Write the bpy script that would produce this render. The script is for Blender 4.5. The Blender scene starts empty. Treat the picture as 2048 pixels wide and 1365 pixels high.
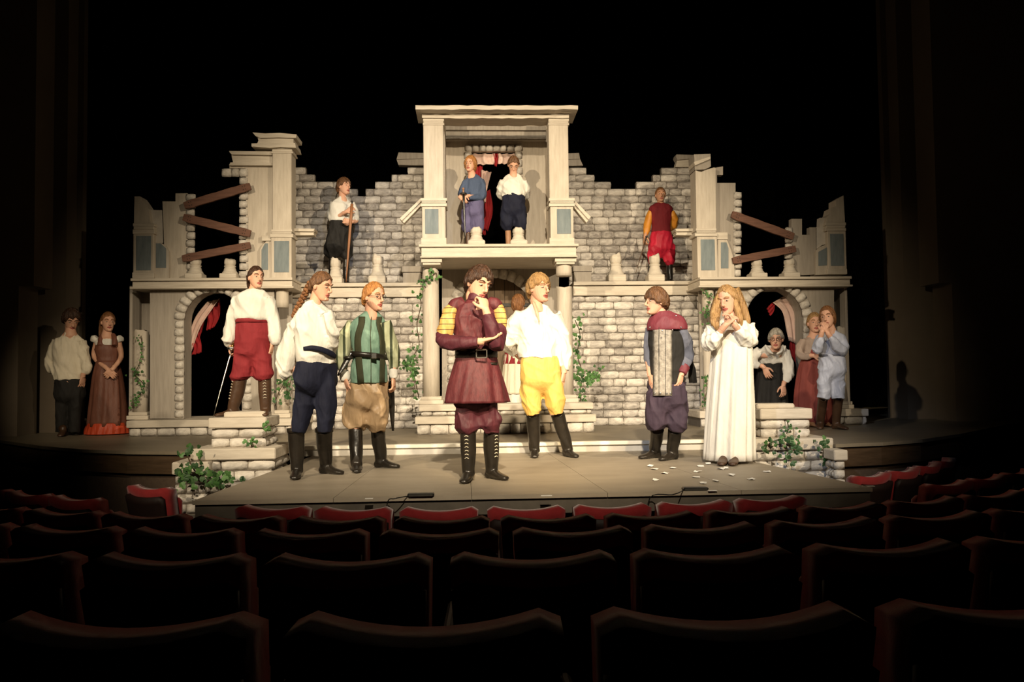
import bpy, bmesh, math, random
import numpy as np
from mathutils import Vector, Matrix

SC = bpy.context.scene
COL = SC.collection
R_ = math.radians

# ------------------------------------------------------------------ camera
FPX = 1650.0                       # focal length in pixels of the 2048x1365 frame
EYE = Vector((0, 0, 0.86))
_a, _p, _t = R_(3.0), R_(2.343), 0.012
FW = Vector((math.sin(_a)*math.cos(_p), math.cos(_a)*math.cos(_p), math.sin(_p)))
_r0 = Vector((math.cos(_a), -math.sin(_a), 0)); _u0 = _r0.cross(FW)
RT = math.cos(_t)*_r0 - math.sin(_t)*_u0
UP = math.sin(_t)*_r0 + math.cos(_t)*_u0
cd = bpy.data.cameras.new('camera'); cam = bpy.data.objects.new('camera', cd); COL.objects.link(cam)
cd.sensor_width = 36.0; cd.lens = FPX/2048*36; cd.clip_end = 200
cam.matrix_world = Matrix(((RT.x, UP.x, -FW.x, EYE.x), (RT.y, UP.y, -FW.y, EYE.y), (RT.z, UP.z, -FW.z, EYE.z), (0, 0, 0, 1)))
SC.camera = cam

# ------------------------------------------------------------------ world, light, exposure
SC.view_settings.view_transform = 'Standard'; SC.view_settings.look = 'None'
SC.view_settings.gamma = 1.0; SC.view_settings.use_curve_mapping = False
SC.view_settings.exposure = 0.0
W = bpy.data.worlds.new('dark_house'); SC.world = W; W.use_nodes = True
W.node_tree.nodes['Background'].inputs[0].default_value = (0.9, 0.7, 0.4, 1)
W.node_tree.nodes['Background'].inputs[1].default_value = 0.0002

def spot(name, loc, target, power, color, deg, blend=0.35, radius=0.10):
    l = bpy.data.lights.new(name, 'SPOT'); l.energy = power; l.color = color
    l.spot_size = R_(deg); l.spot_blend = blend; l.shadow_soft_size = radius
    o = bpy.data.objects.new(name, l); COL.objects.link(o); o.location = loc
    o.rotation_euler = (Vector(target)-Vector(loc)).to_track_quat('-Z', 'Y').to_euler()
    return o
WARM = (1.0, 0.82, 0.57); AMBER = (1.0, 0.74, 0.42); COOL = (0.70, 0.80, 1.0)
# front-of-house lamps out of view, the last one an added fill
spot('house_spot_left', (-6.5, -1.5, 5.2), (0.0, 10.6, 1.7), 5500, WARM, 37, 0.8)
spot('house_spot_right', (7.5, -1.5, 5.2), (0.9, 10.6, 1.7), 5700, WARM, 36, 0.8)
spot('house_spot_centre', (1.6, -2.5, 6.2), (0.75, 7.8, 0.3), 6800, AMBER, 15, 1.0)
spot('house_spot_cool', (-3.5, -2.0, 6.0), (2.8, 8.8, 0.6), 1900, COOL, 18, 0.9)
spot('house_spot_wash', (0.3, -1.5, 6.5), (0.4, 9.6, 1.2), 7600, (1.0, 0.85, 0.63), 43.5, 1.0)
spot('house_spot_blue', (2.5, -1.8, 6.2), (-1.3, 12.6, 2.9), 1300, COOL, 11, 1.0)
spot('added_spot_side', (-2.0, -1.5, 6.0), (-4.7, 11.2, 0.9), 3400, WARM, 13, 1.0)  # fill lamp added to brighten the figures at the far left

# ------------------------------------------------------------------ pixel -> place helpers
def ray(px, py): return FW*FPX + RT*(px-1024) + UP*(682.5-py)
def P(px, py, Y):
    d = ray(px, py); return EYE + d*(Y/d.y)
def G(px, py, z):
    d = ray(px, py); return EYE + d*((z-EYE.z)/d.z)
def proj(w):
    d = w-EYE; k = d.dot(FW)
    return 1024+FPX*d.dot(RT)/k, 682.5-FPX*d.dot(UP)/k
def rect(x0, y0, x1, y1, Y):
    a, b, c, d = P(x0, y0, Y), P(x1, y0, Y), P(x0, y1, Y), P(x1, y1, Y)
    return (a.x+c.x)/2, (b.x+d.x)/2, (c.z+d.z)/2, (a.z+b.z)/2     # X0, X1, Z0, Z1

# ------------------------------------------------------------------ materials
MATS = {}
def mat(name, col, rough=0.75, col2=None, scale=6.0, mix=0.5, bump=0.0, bscale=30.0, stretch=(1, 1, 1), spec=0.3,
        rnd=0.0, metal=0.0, sheen=0.0, detail=4.0, stripes=None, wave=None):
    if name in MATS: return MATS[name]
    m = bpy.data.materials.new(name); m.use_nodes = True; MATS[name] = m
    nt = m.node_tree; N = nt.nodes; L = nt.links; b = N['Principled BSDF']
    b.inputs['Roughness'].default_value = rough; b.inputs['Metallic'].default_value = metal
    b.inputs['Specular IOR Level'].default_value = spec
    if sheen: b.inputs['Sheen Weight'].default_value = sheen
    b.inputs['Base Color'].default_value = (*col, 1)
    tc = N.new('ShaderNodeTexCoord'); mp = N.new('ShaderNodeMapping'); mp.inputs['Scale'].default_value = stretch
    L.new(tc.outputs['Object'], mp.inputs['Vector'])
    out = None
    if col2 is not None:
        nz = N.new('ShaderNodeTexNoise'); nz.inputs['Scale'].default_value = scale; nz.inputs['Detail'].default_value = detail
        nz.inputs['Roughness'].default_value = 0.6
        L.new(mp.outputs['Vector'], nz.inputs['Vector'])
        cr = N.new('ShaderNodeValToRGB'); cr.color_ramp.elements[0].position = 0.5-0.22*mix/0.5; cr.color_ramp.elements[1].position = 0.5+0.22*mix/0.5
        cr.color_ramp.elements[0].color = (*col, 1); cr.color_ramp.elements[1].color = (*col2, 1)
        L.new(nz.outputs['Fac'], cr.inputs['Fac']); out = cr.outputs['Color']
        if rnd:
            oi = N.new('ShaderNodeObjectInfo'); ad = N.new('ShaderNodeMath'); ad.operation = 'MULTIPLY_ADD'
            ad.inputs[1].default_value = rnd; ad.inputs[2].default_value = -rnd*0.5
            L.new(oi.outputs['Random'], ad.inputs[0]); a2 = N.new('ShaderNodeMath'); L.new(ad.outputs[0], a2.inputs[0]); L.new(nz.outputs['Fac'], a2.inputs[1])
            L.new(a2.outputs[0], cr.inputs['Fac'])
            vm = N.new('ShaderNodeVectorMath'); vm.operation = 'ADD'; sc = N.new('ShaderNodeVectorMath'); sc.operation = 'SCALE'; sc.inputs['Scale'].default_value = 37.0
            cb = N.new('ShaderNodeCombineXYZ')
            for i in range(3): L.new(oi.outputs['Random'], cb.inputs[i])
            L.new(cb.outputs[0], sc.inputs[0]); L.new(sc.outputs[0], vm.inputs[1]); L.new(mp.outputs['Vector'], vm.inputs[0]); L.new(vm.outputs[0], nz.inputs['Vector'])
    if stripes:                     # (axis, frequency, width 0..1, colour)
        ax, fr, wd, sc_ = stripes
        sp = N.new('ShaderNodeSeparateXYZ'); L.new(tc.outputs['Object'], sp.inputs[0])
        mu = N.new('ShaderNodeMath'); mu.operation = 'MULTIPLY'; mu.inputs[1].default_value = fr; L.new(sp.outputs[ax], mu.inputs[0])
        fr_ = N.new('ShaderNodeMath'); fr_.operation = 'FRACT'; L.new(mu.outputs[0], fr_.inputs[0])
        lt = N.new('ShaderNodeMath'); lt.operation = 'LESS_THAN'; lt.inputs[1].default_value = wd; L.new(fr_.outputs[0], lt.inputs[0])
        mx = N.new('ShaderNodeMixRGB'); L.new(lt.outputs[0], mx.inputs[0])
        if out: L.new(out, mx.inputs[1])
        else: mx.inputs[1].default_value = (*col, 1)
        mx.inputs[2].default_value = (*sc_, 1); out = mx.outputs[0]
    if out: L.new(out, b.inputs['Base Color'])
    if bump:
        n2 = N.new('ShaderNodeTexNoise'); n2.inputs['Scale'].default_value = bscale; n2.inputs['Detail'].default_value = 5
        L.new(mp.outputs['Vector'], n2.inputs['Vector'])
        bp = N.new('ShaderNodeBump'); bp.inputs['Strength'].default_value = bump; bp.inputs['Distance'].default_value = 0.02
        L.new(n2.outputs['Fac'], bp.inputs['Height']); L.new(bp.outputs['Normal'], b.inputs['Normal'])
    return m

# ------------------------------------------------------------------ mesh builder
def empty(name, loc, label=None, cat=None, group=None, kind=None, rz=0):
    o = bpy.data.objects.new(name, None); COL.objects.link(o); o.location = loc; o.rotation_euler = (0, 0, rz)
    o.empty_display_size = 0.1
    tag(o, label, cat, group, kind); return o
def tag(o, label=None, cat=None, group=None, kind=None):
    if label: o['label'] = label
    if cat: o['category'] = cat
    if group: o['group'] = group
    if kind: o['kind'] = kind
    return o
def link(name, me, parent=None, m=None, loc=None):
    o = bpy.data.objects.new(name, me); COL.objects.link(o)
    if m is not None and not me.materials: me.materials.append(m)
    if parent is not None: o.parent = parent
    if loc is not None: o.location = loc
    return o
def catmull(pts, n):
    if len(pts) < 3:
        return [pts[0].lerp(pts[1], i/n) for i in range(n+1)]
    q = [2*pts[0]-pts[1]] + list(pts) + [2*pts[-1]-pts[-2]]
    out = []
    for i in range(1, len(q)-2):
        for k in range(n):
            t = k/n
            out.append(0.5*((2*q[i]) + (q[i+1]-q[i-1])*t + (2*q[i-1]-5*q[i]+4*q[i+1]-q[i+2])*t*t + (3*q[i]-q[i-1]-3*q[i+1]+q[i+2])*t**3))
    out.append(pts[-1].copy()); return out
class MB:
    def __init__(s): s.v = []; s.f = []; s.mi = []
    def add(s, vs, fs, mi=0):
        o = len(s.v); s.v += [tuple(v) for v in vs]; s.f += [tuple(i+o for i in f) for f in fs]; s.mi += [mi]*len(fs)
    def box(s, x0, x1, y0, y1, z0, z1, mi=0):
        v = [(x, y, z) for x in (x0, x1) for y in (y0, y1) for z in (z0, z1)]
        s.add(v, [(0, 1, 3, 2), (4, 6, 7, 5), (0, 4, 5, 1), (2, 3, 7, 6), (0, 2, 6, 4), (1, 5, 7, 3)], mi)
    def rings(s, rs, closed=True, mi=0):
        n = len(rs[0]); v = [p for r in rs for p in r]; f = []
        for i in range(len(rs)-1):
            for k in range(n):
                k2 = (k+1) % n; f.append((i*n+k, i*n+k2, (i+1)*n+k2, (i+1)*n+k))
        if closed:
            c0 = sum((Vector(p) for p in rs[0]), Vector())/n; c1 = sum((Vector(p) for p in rs[-1]), Vector())/n
            a = len(v); v += [c0, c1]
            for k in range(n):
                k2 = (k+1) % n; f.append((a, k2, k)); f.append((a+1, (len(rs)-1)*n+k, (len(rs)-1)*n+k2))
        s.add(v, f, mi)
    def tube(s, pts, rad, n=12, sub=4, flat=1.0, fold=None, rough=None, mi=0, side=None):
        """round limb through pts; rad per point; flat squashes along the second axis; fold(t, theta) multiplies the radius"""
        pts = [Vector(p) for p in pts]
        c = catmull(pts, sub); m = len(c)
        if len(pts) < 3: rr = [rad[0]+(rad[1]-rad[0])*i/(m-1) for i in range(m)]
        else: rr = list(np.interp(np.linspace(0, len(pts)-1, m), range(len(pts)), rad))
        t0 = (c[1]-c[0]).normalized()
        ref = Vector(side) if side is not None else (Vector((1, 0, 0)) if abs(t0.x) < 0.8 else Vector((0, 1, 0)))
        u = (ref-t0*ref.dot(t0)).normalized(); rs = []
        for i in range(m):
            t = (c[min(i+1, m-1)]-c[max(i-1, 0)]).normalized()
            u = (u-t*u.dot(t)).normalized(); w = t.cross(u)
            ring = []
            for k in range(n):
                th = 2*math.pi*k/n; q = rr[i]*(fold(i/(m-1), th) if fold else 1)
                ring.append(c[i]+u*(q*math.cos(th))+w*(q*flat*math.sin(th)))
            rs.append(ring)
        s.rings(rs, True, mi)
    def loft(s, rs, n=20, fold=None, sub=3, mi=0):
        """rs: (centre, half-width vector, half-depth vector); smooth between"""
        cs = catmull([r[0] for r in rs], sub) if len(rs) > 2 else [rs[0][0].lerp(rs[1][0], i/sub) for i in range(sub+1)]
        a = catmull([r[1] for r in rs], sub) if len(rs) > 2 else [rs[0][1].lerp(rs[1][1], i/sub) for i in range(sub+1)]
        b = catmull([r[2] for r in rs], sub) if len(rs) > 2 else [rs[0][2].lerp(rs[1][2], i/sub) for i in range(sub+1)]
        out = []; m = len(cs)
        for i in range(m):
            ring = []
            for k in range(n):
                th = 2*math.pi*k/n; q = fold(i/(m-1), th) if fold else 1
                ring.append(cs[i]+a[i]*(q*math.cos(th))+b[i]*(q*math.sin(th)))
            out.append(ring)
        s.rings(out, True, mi)
    def ball(s, c, rx, ry, rz, axes=None, n=12, m=8, mi=0):
        ax = axes or (Vector((1, 0, 0)), Vector((0, 1, 0)), Vector((0, 0, 1))); rs = []
        for i in range(1, m):
            ph = math.pi*i/m-math.pi/2
            rs.append([Vector(c)+ax[0]*(rx*math.cos(ph)*math.cos(2*math.pi*k/n))+ax[1]*(ry*math.cos(ph)*math.sin(2*math.pi*k/n))+ax[2]*(rz*math.sin(ph)) for k in range(n)])
        s.rings(rs, True, mi)
    def lathe(s, c, prof, n=20, fold=None, top=None, mi=0):
        rs = []
        for i, (r, z) in enumerate(prof):
            ring = []
            for k in range(n):
                th = 2*math.pi*k/n; q = r*(fold(i, th) if fold else 1)
                dz = top(th, r) if (top and i == len(prof)-1) else 0
                ring.append((c[0]+q*math.cos(th), c[1]+q*math.sin(th), c[2]+z+dz))
            rs.append(ring)
        s.rings(rs, True, mi)
    def prism(s, pts, y0, y1, mi=0):
        """pts: (x, z) outline extruded from y0 (front) to y1"""
        n = len(pts)
        ar = sum(pts[i][0]*pts[(i+1) % n][1]-pts[(i+1) % n][0]*pts[i][1] for i in range(n))
        if ar < 0: pts = pts[::-1]
        v = [(x, y0, z) for x, z in pts]+[(x, y1, z) for x, z in pts]
        f = [tuple(range(n)), tuple(range(2*n-1, n-1, -1))]+[(i, i+n, (i+1) % n+n, (i+1) % n) for i in range(n)]
        s.add(v, f, mi)
    def mesh(s, name, mats, origin=Vector((0, 0, 0)), smooth=False, bevel=0.0, fix=True):
        me = bpy.data.meshes.new(name)
        o = Vector(origin); me.from_pydata([tuple(Vector(v)-o) for v in s.v], [], s.f)
        for m in (mats if isinstance(mats, (list, tuple)) else [mats]): me.materials.append(m)
        if any(s.mi): me.polygons.foreach_set('material_index', s.mi)
        if fix or bevel:
            bm = bmesh.new(); bm.from_mesh(me)
            if fix: bmesh.ops.recalc_face_normals(bm, faces=bm.faces)
            if bevel:
                ed = [e for e in bm.edges if len(e.link_faces) == 2 and e.calc_face_angle(0) > 0.5]
                bmesh.ops.bevel(bm, geom=ed, offset=bevel, segments=1, affect='EDGES', clamp_overlap=True)
            bm.to_mesh(me); bm.free()
        if smooth: me.polygons.foreach_set('use_smooth', [True]*len(me.polygons))
        me.update(); return me
    def build(s, name, mats, parent=None, smooth=False, bevel=0.0, fix=True):
        org = parent.location if parent is not None and parent.parent is None else (parent.parent.location if parent is not None else Vector((0, 0, 0)))
        return link(name, s.mesh(name, mats, org, smooth, bevel, fix), parent)
    def remesh(s, name, m, parent, voxel, smooth=3, disp=None):
        """join every closed shape added so far into one continuous skin"""
        org = parent.location
        me = s.mesh(name+'_raw', m, org); o = bpy.data.objects.new(name, me); COL.objects.link(o)
        md = o.modifiers.new('r', 'REMESH'); md.mode = 'VOXEL'; md.voxel_size = voxel; md.use_smooth_shade = True
        if smooth:
            sm = o.modifiers.new('s', 'SMOOTH'); sm.factor = 0.5; sm.iterations = smooth
        dg = bpy.context.evaluated_depsgraph_get()
        me2 = bpy.data.meshes.new_from_object(o.evaluated_get(dg)); me2.name = name
        bpy.data.objects.remove(o); bpy.data.meshes.remove(me)
        if not me2.materials: me2.materials.append(m)
        if disp:
            n = len(me2.vertices); co = np.empty(n*3, 'f'); no = np.empty(n*3, 'f')
            me2.vertices.foreach_get('co', co); me2.vertex_normals.foreach_get('vector', no)
            co = co.reshape(-1, 3); no = no.reshape(-1, 3)
            co += no*disp(co, no)[:, None]; me2.vertices.foreach_set('co', co.ravel())
        me2.polygons.foreach_set('use_smooth', [True]*len(me2.polygons)); me2.update()
        return me2

def wrinkle(amp, freq=26.0, seed=0, vert=0.35):
    """cloth folds: soft ridges with sharp creases, running mostly down the cloth, plus a few diagonal pulls"""
    rg = np.random.RandomState(seed)
    ks = []
    for i in range(7):
        a = rg.uniform(0, 6.28); ks.append((math.cos(a), math.sin(a), rg.uniform(-vert, vert) if i < 5 else rg.uniform(-1.4, 1.4), rg.uniform(.5, 1.5) if i < 5 else rg.uniform(.4, .8), rg.uniform(0, 6.28), 1.0 if i < 5 else .8))
    def d(co, no):
        w = 0.9*np.sin(co[:, 2]*8+seed)+0.7*np.sin(co[:, 0]*9-co[:, 1]*7+co[:, 2]*3+seed*2)+.4*np.sin(co[:, 2]*21+co[:, 0]*13)
        t = 0
        for a, b, c, s_, ph, g in ks:
            q = np.sin(freq*s_*(a*co[:, 0]+b*co[:, 1]+c*co[:, 2])+ph+1.3*w)
            gate = .5+.5*np.sin(co[:, 2]*7*s_+co[:, 0]*5+ph*3)
            t = t+g*gate*(1-2.2*np.abs(q)**.75)
        return amp*np.clip(t*.55, -1.6, 1.2)
    return d
# ------------------------------------------------------------------ surfaces
M_FLOOR = mat('stage_boards', (0.16, 0.13, 0.09), 0.45, (0.24, 0.20, 0.14), 3.0, 0.6, 0.06, 40, (0.4, 3, 1))
M_THRUST = mat('painted_platform', (0.22, 0.185, 0.14), 0.55, (0.34, 0.29, 0.22), 2.2, 0.7, 0.08, 30, (0.6, 1.5, 1), detail=8)
M_EDGE = mat('platform_edge', (0.02, 0.018, 0.015), 0.6, (0.05, 0.045, 0.035), 8)
M_FASC = mat('platform_fascia', (0.06, 0.05, 0.04), 0.7, (0.10, 0.085, 0.065), 6)
M_RISER = mat('grey_riser_paint', (0.42, 0.40, 0.37), 0.6, (0.52, 0.49, 0.44), 4, 0.5, 0.05, 20)
M_NOSE = mat('pale_nosing', (0.70, 0.66, 0.56), 0.5, (0.78, 0.74, 0.64), 4)
M_APRON = mat('apron_wood', (0.05, 0.030, 0.016), 0.4, (0.09, 0.055, 0.03), 4, 0.5, 0.05, 30, (1, 1, 8))
M_CARPET = mat('brown_carpet_wall', (0.075, 0.05, 0.035), 0.95, (0.10, 0.068, 0.045), 30, 0.5, 0.2, 200)
M_HOUSE = mat('house_wall_paint', (0.15, 0.115, 0.08), 0.85, (0.18, 0.142, 0.10), 2, 0.5, 0.05, 60)
M_AISLE = mat('dark_carpet', (0.03, 0.018, 0.014), 0.95, (0.045, 0.025, 0.02), 40)
M_DRAPE = mat('black_velour', (0.0012, 0.0012, 0.0012), 1.0, spec=0.0)
M_CREAM = mat('scenic_cream_paint', (0.40, 0.345, 0.275), 0.8, (0.58, 0.515, 0.425), 5.0, 0.6, 0.12, 26, (5, 5, 0.6), detail=7)
M_CREAM2 = mat('scenic_buff_paint', (0.43, 0.375, 0.30), 0.8, (0.62, 0.555, 0.46), 5.0, 0.6, 0.12, 26, (0.7, 3, 6), detail=7)
M_GREYW = mat('scenic_grey_wood_paint', (0.27, 0.235, 0.195), 0.85, (0.39, 0.345, 0.29), 5.0, 0.6, 0.12, 26, (6, 6, 0.5), detail=7)
M_BRICK = mat('carved_foam_stone', (0.24, 0.212, 0.19), 0.85, (0.74, 0.685, 0.61), 2.4, 0.62, 0.5, 9.0, rnd=0.34, detail=8)
M_STONE = mat('carved_pale_stone', (0.33, 0.295, 0.255), 0.85, (0.70, 0.65, 0.575), 2.4, 0.62, 0.35, 6.0, rnd=0.22, detail=6)
M_MORTAR = mat('dark_mortar_paint', (0.12, 0.10, 0.08), 0.95, (0.18, 0.155, 0.125), 12)  # mortar's own dark colour, seen in the joints
M_BLUE = mat('faded_blue_panel', (0.13, 0.16, 0.17), 0.8, (0.22, 0.25, 0.255), 4, 0.5, 0.1, 20, (4, 4, 0.8))
M_PLANK = mat('red_brown_plank', (0.095, 0.042, 0.026), 0.7, (0.165, 0.078, 0.05), 6, 0.6, 0.15, 24, (0.8, 6, 6))
M_NAIL = mat('dark_nail', (0.03, 0.02, 0.015), 0.5)
M_DOOR = mat('oak_door', (0.10, 0.065, 0.038), 0.65, (0.17, 0.115, 0.07), 5, 0.5, 0.15, 24, (6, 6, 0.6))
M_RED = mat('red_drape_cloth', (0.20, 0.008, 0.010), 0.8, (0.34, 0.015, 0.02), 5, 0.5, 0.1, 15)
M_PINK = mat('torn_pale_cloth', (0.55, 0.36, 0.30), 0.85, (0.66, 0.50, 0.42), 6, 0.6, 0.15, 20)
M_LEAF = mat('ivy_leaf', (0.045, 0.12, 0.03), 0.5, (0.10, 0.21, 0.06), 3, 0.6, rnd=0.3)
M_LEAF2 = mat('ivy_leaf_dark', (0.022, 0.06, 0.022), 0.5, (0.06, 0.12, 0.04), 3, 0.6, rnd=0.3)
M_VINE = mat('ivy_stem', (0.07, 0.05, 0.025), 0.8)
M_BLACKM = mat('black_plastic', (0.01, 0.01, 0.01), 0.4)
M_PAPER = mat('white_paper', (0.75, 0.73, 0.68), 0.8)

ZS = 0.11          # stage floor level (platform level is 0)
ZA = -0.87         # auditorium floor at the front row
CX = 0.46          # centre line of the set

# ------------------------------------------------------------------ the setting
def struct(name, b, m, bevel=0): 
    o = b.build(name, m, None, bevel=bevel); o['kind'] = 'structure'; return o
# curved apron outline of the stage
ap = [(-12, 13.6), (-7.6, 12.6), (-5.88, 10.75), (-4.9, 9.75), (-4.2, 9.2), (-3.6, 8.88), (-3.0, 8.72), (3.2, 8.25), (3.6, 8.25), (4.3, 8.42), (4.88, 8.7), (5.7, 9.35), (6.7, 10.3), (7.75, 11.3), (9.2, 12.6), (13, 13.6)]
def on_plan(pts, z0, z1):
    n = len(pts); b = MB()
    v = [(x, y, z1) for x, y in pts]+[(x, y, z0) for x, y in pts]
    f = [tuple(range(n)), tuple(range(2*n-1, n-1, -1))]+[(i, i+n, (i+1) % n+n, (i+1) % n) for i in range(n)]
    b.add(v, f); return b
# stage floor is cut back behind the platform: its front there is the low riser at y 9.15
stage = [p for p in ap if p[0] < -2.4]+[(-2.35, 8.70), (-2.25, 9.14), (3.74, 9.14), (3.74, 8.30)]+[p for p in ap if p[0] > 3.8]+[(13, 19), (-12, 19)]
struct('floor', on_plan(stage, ZS-0.035, ZS), M_FLOOR)
struct('trim_1', on_plan([(x, y+0.04 if abs(x) < 9 else y) for x, y in stage], ZS-0.24, ZS-0.037), M_APRON)
struct('wall_apron', on_plan([(x*0.995, y+0.10) for x, y in stage], -1.3, ZS-0.245), M_CARPET)
b = MB(); b.box(-14, 15, -1, 14, -1.35, -0.90); struct('floor_auditorium', b, M_AISLE)
# proscenium side walls, stepped back in three leaves, openings in the outermost
def wall_leaf(name, x0, x1, Y, y_lo=870, hole=None, T=1.2):
    a = P(x0, 700, Y).x; c = P(x1, 700, Y).x; b = MB(); zt = 7.5
    if hole:
        hx, hz = P(hole[0], 700, Y).x, P(hole[0], hole[1], Y).z
        if hx-a < c-hx: pts = [(a, hz), (hx, hz), (hx, -1.3), (c, -1.3), (c, zt), (a, zt)]
        else: pts = [(a, -1.3), (hx, -1.3), (hx, hz), (c, hz), (c, zt), (a, zt)]
    else: pts = [(a, -1.3), (c, -1.3), (c, zt), (a, zt)]
    b.prism(pts, Y, Y+T); return struct(name, b, M_HOUSE)
wall_leaf('wall_left_front', -420, 66, 11.5, hole=(36, 572), T=0.5)
wall_leaf('wall_left_middle', 66, 131, 12.2, T=.3)
wall_leaf('wall_left_inner', 131, 163, 12.7, T=.12)
wall_leaf('wall_right_front', 1882, 2500, 11.6, hole=(1908, 566), T=0.5)
wall_leaf('wall_right_middle', 1812, 1890, 12.3, T=.3)
wall_leaf('wall_right_inner', 1780, 1820, 12.7, T=.12)
b = MB(); n = 240; v = []; f = []
for i in range(n+1):
    x = -14+28.9*i/n; y = 16.5+0.12*math.sin(i*1.9)+0.05*math.sin(i*0.7)
    v += [(x, y, ZS), (x, y, 9.0)]
    if i: f.append((2*i-2, 2*i, 2*i+1, 2*i-1))
b.add(v, f); o = b.build('wall_back', M_DRAPE, None, smooth=True, fix=False); o['kind'] = 'structure'

# ------------------------------------------------------------------ platform that thrusts into the seats
pl = empty('stage_platform', (0.46, 7.5, -0.87), 'low wide grey-brown painted platform thrust out into the seats', 'platform')
fl, fr, bl, br = Vector((-1.95, 5.95, 0)), Vector((2.95, 5.95, 0)), Vector((-1.72, 9.14, 0)), Vector((2.55, 9.14, 0))
nb = 5
for i in range(nb):               # five sheets butted edge to edge
    a, c = i/nb, (i+1)/nb; g = 0.0015
    q = [fl.lerp(fr, a)+Vector((g, 0, 0)), fl.lerp(fr, c)-Vector((g, 0, 0)), bl.lerp(br, c)-Vector((g, 0, 0)), bl.lerp(br, a)+Vector((g, 0, 0))]
    on_plan([(p.x, p.y) for p in q], -0.03, 0.0).build('deck_panel', M_THRUST, pl)
on_plan([(fl.x+.01, 5.97), (fr.x-.01, 5.97), (br.x-.01, 9.13), (bl.x+.01, 9.13)], -0.14, -0.031).build('fascia', M_FASC, pl)
for x in (-1.6, 0.46, 2.4):
    for y in (6.15, 7.6, 8.9): b = MB(); b.box(x-.04, x+.04, y-.04, y+.04, -0.87, -0.141); b.build('support_post', M_EDGE, pl)
rs = empty('stage_riser', (0.4, 9.1, 0), 'long low pale step running along the back of the platform', 'step')
b = MB(); b.box(-1.95, 2.94, 9.10, 9.14, 0.0005, 0.072); b.build('riser_board', M_RISER, rs)
b = MB(); b.box(-1.95, 2.94, 9.07, 9.18, 0.073, ZS+0.003); b.build('nosing', M_NOSE, rs, bevel=0.006)
# white tape marks along the platform edge
for px, py, w in ((738, 1000, 16), (1093, 994, 22), (1425, 984, 18), (1741, 975, 16), (1606, 936, 8), (1563, 919, 7), (385, 1002, 12), (470, 963, 8)):
    p = G(px, py-1.5, 0.0); h = w/2*p.y/FPX
    b = MB(); b.box(p.x-h, p.x+h, p.y-0.012, p.y+0.02, 0.0005, 0.003)
    tag(b.build('tape_mark', M_PAPER, None), 'short white tape mark stuck along the edge of the thrust platform', 'tape', 'tape marks on the platform edge')

# ------------------------------------------------------------------ building blocks of the set
rng = random.Random(7)
def brick_mesh(i, bulge=0.32, soft=0.09, closed=True):
    r = random.Random(100+i); b = MB(); nx, nz = 5, 4; V = []
    for iz in range(nz):
        for ix in range(nx):
            u = ix/(nx-1)*2-1; w = iz/(nz-1)*2-1
            e = max(abs(u)**6, abs(w)**4)
            y = -(0.5*(1-e)+(-0.05)*e)-bulge*(1-u*u)*(1-w*w)*0.5+r.uniform(-.09, .09)*(1-e)
            cx = 1-soft*0.45*(abs(w)**3)*(abs(u)**3); cz = 1-soft*(abs(u)**3)*(abs(w)**3)
            V.append(((u*cx+r.uniform(-.03, .03))*0.5, y, (w*cz+r.uniform(-.05, .05))*0.5))
    F = [(iz*nx+ix, iz*nx+ix+1, (iz+1)*nx+ix+1, (iz+1)*nx+ix) for iz in range(nz-1) for ix in range(nx-1)]
    bd = [ix for ix in range(nx)]+[iz*nx+nx-1 for iz in range(1, nz)]+[(nz-1)*nx+ix for ix in range(nx-2, -1, -1)]+[iz*nx for iz in range(nz-2, 0, -1)]
    o = len(V); V += [(V[k][0], 0.5, V[k][2]) for k in bd]; m = len(bd)
    F += [(bd[k], o+k, o+(k+1) % m, bd[(k+1) % m]) for k in range(m)]
    F.append(tuple(o+k for k in range(m)))
    b.add(V, F); return b
BR = [brick_mesh(i).mesh('brick', M_BRICK, smooth=True) for i in range(10)]
ST = [brick_mesh(20+i, 0.35, 0.10).mesh('stone', M_STONE, smooth=True) for i in range(8)]
SQ = [brick_mesh(40+i, 0.15, 0.10).mesh('stone', M_STONE, smooth=True) for i in range(6)]
def piece(name, meshes, root, x, y, z, w, d, h, ry=0.0, rz=0.0):
    o = bpy.data.objects.new(name, rng.choice(meshes)); COL.objects.link(o); o.parent = root
    o.location = Vector((x, y, z))-root.location; o.scale = (w, d, h); o.rotation_euler = (rng.uniform(-.02, .02), ry, rz+rng.uniform(-.012, .012)); return o
def brick_wall(root, Y, zb, spans, h=0.112, T=0.10, wr=(0.17, 0.29), depth=0.05, name='brick', xr=None, back=True):
    """spans: (x0, x1, ztop) columns of the stepped silhouette in world units; lays rows of separate bricks on a mortar board"""
    mb = MB(); zt = max(s[2] for s in spans); k = 0; cnt = 0
    while zb+(k+0.45)*h < zt:
        z0 = zb+k*h; iv = []
        for x0, x1, t in sorted(spans):
            if t >= z0+0.5*h:
                if iv and abs(iv[-1][1]-x0) < 0.004: iv[-1][1] = x1
                else: iv.append([x0, x1])
        for a, c in iv:
            mb.box(a+.004, c-.004, Y, Y+T, z0, z0+h-0.0)
            x = a; first = True
            while x < c-0.01:
                w = rng.uniform(*wr)
                if first and k % 2: w *= 0.55
                first = False
                if c-(x+w) < 0.11: w = c-x if c-x < wr[1]*1.15 else (c-x)/2
                piece(name, BR, root, x+w/2, Y-0.012, z0+h/2, w-0.005, depth+rng.uniform(-.008, .012), h-0.005); cnt += 1
                x += w
        k += 1
    if back: mb.build('mortar_board', M_MORTAR, root)
    return cnt
def steps_px(lst, Y):
    out = []
    for x0, x1, yt in lst:
        a = P(x0, yt, Y); c = P(x1, yt, Y); out.append((a.x, c.x, (a.z+c.z)/2))
    for i in range(len(out)-1): out[i] = (out[i][0], out[i+1][0], out[i][2])
    return out
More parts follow.
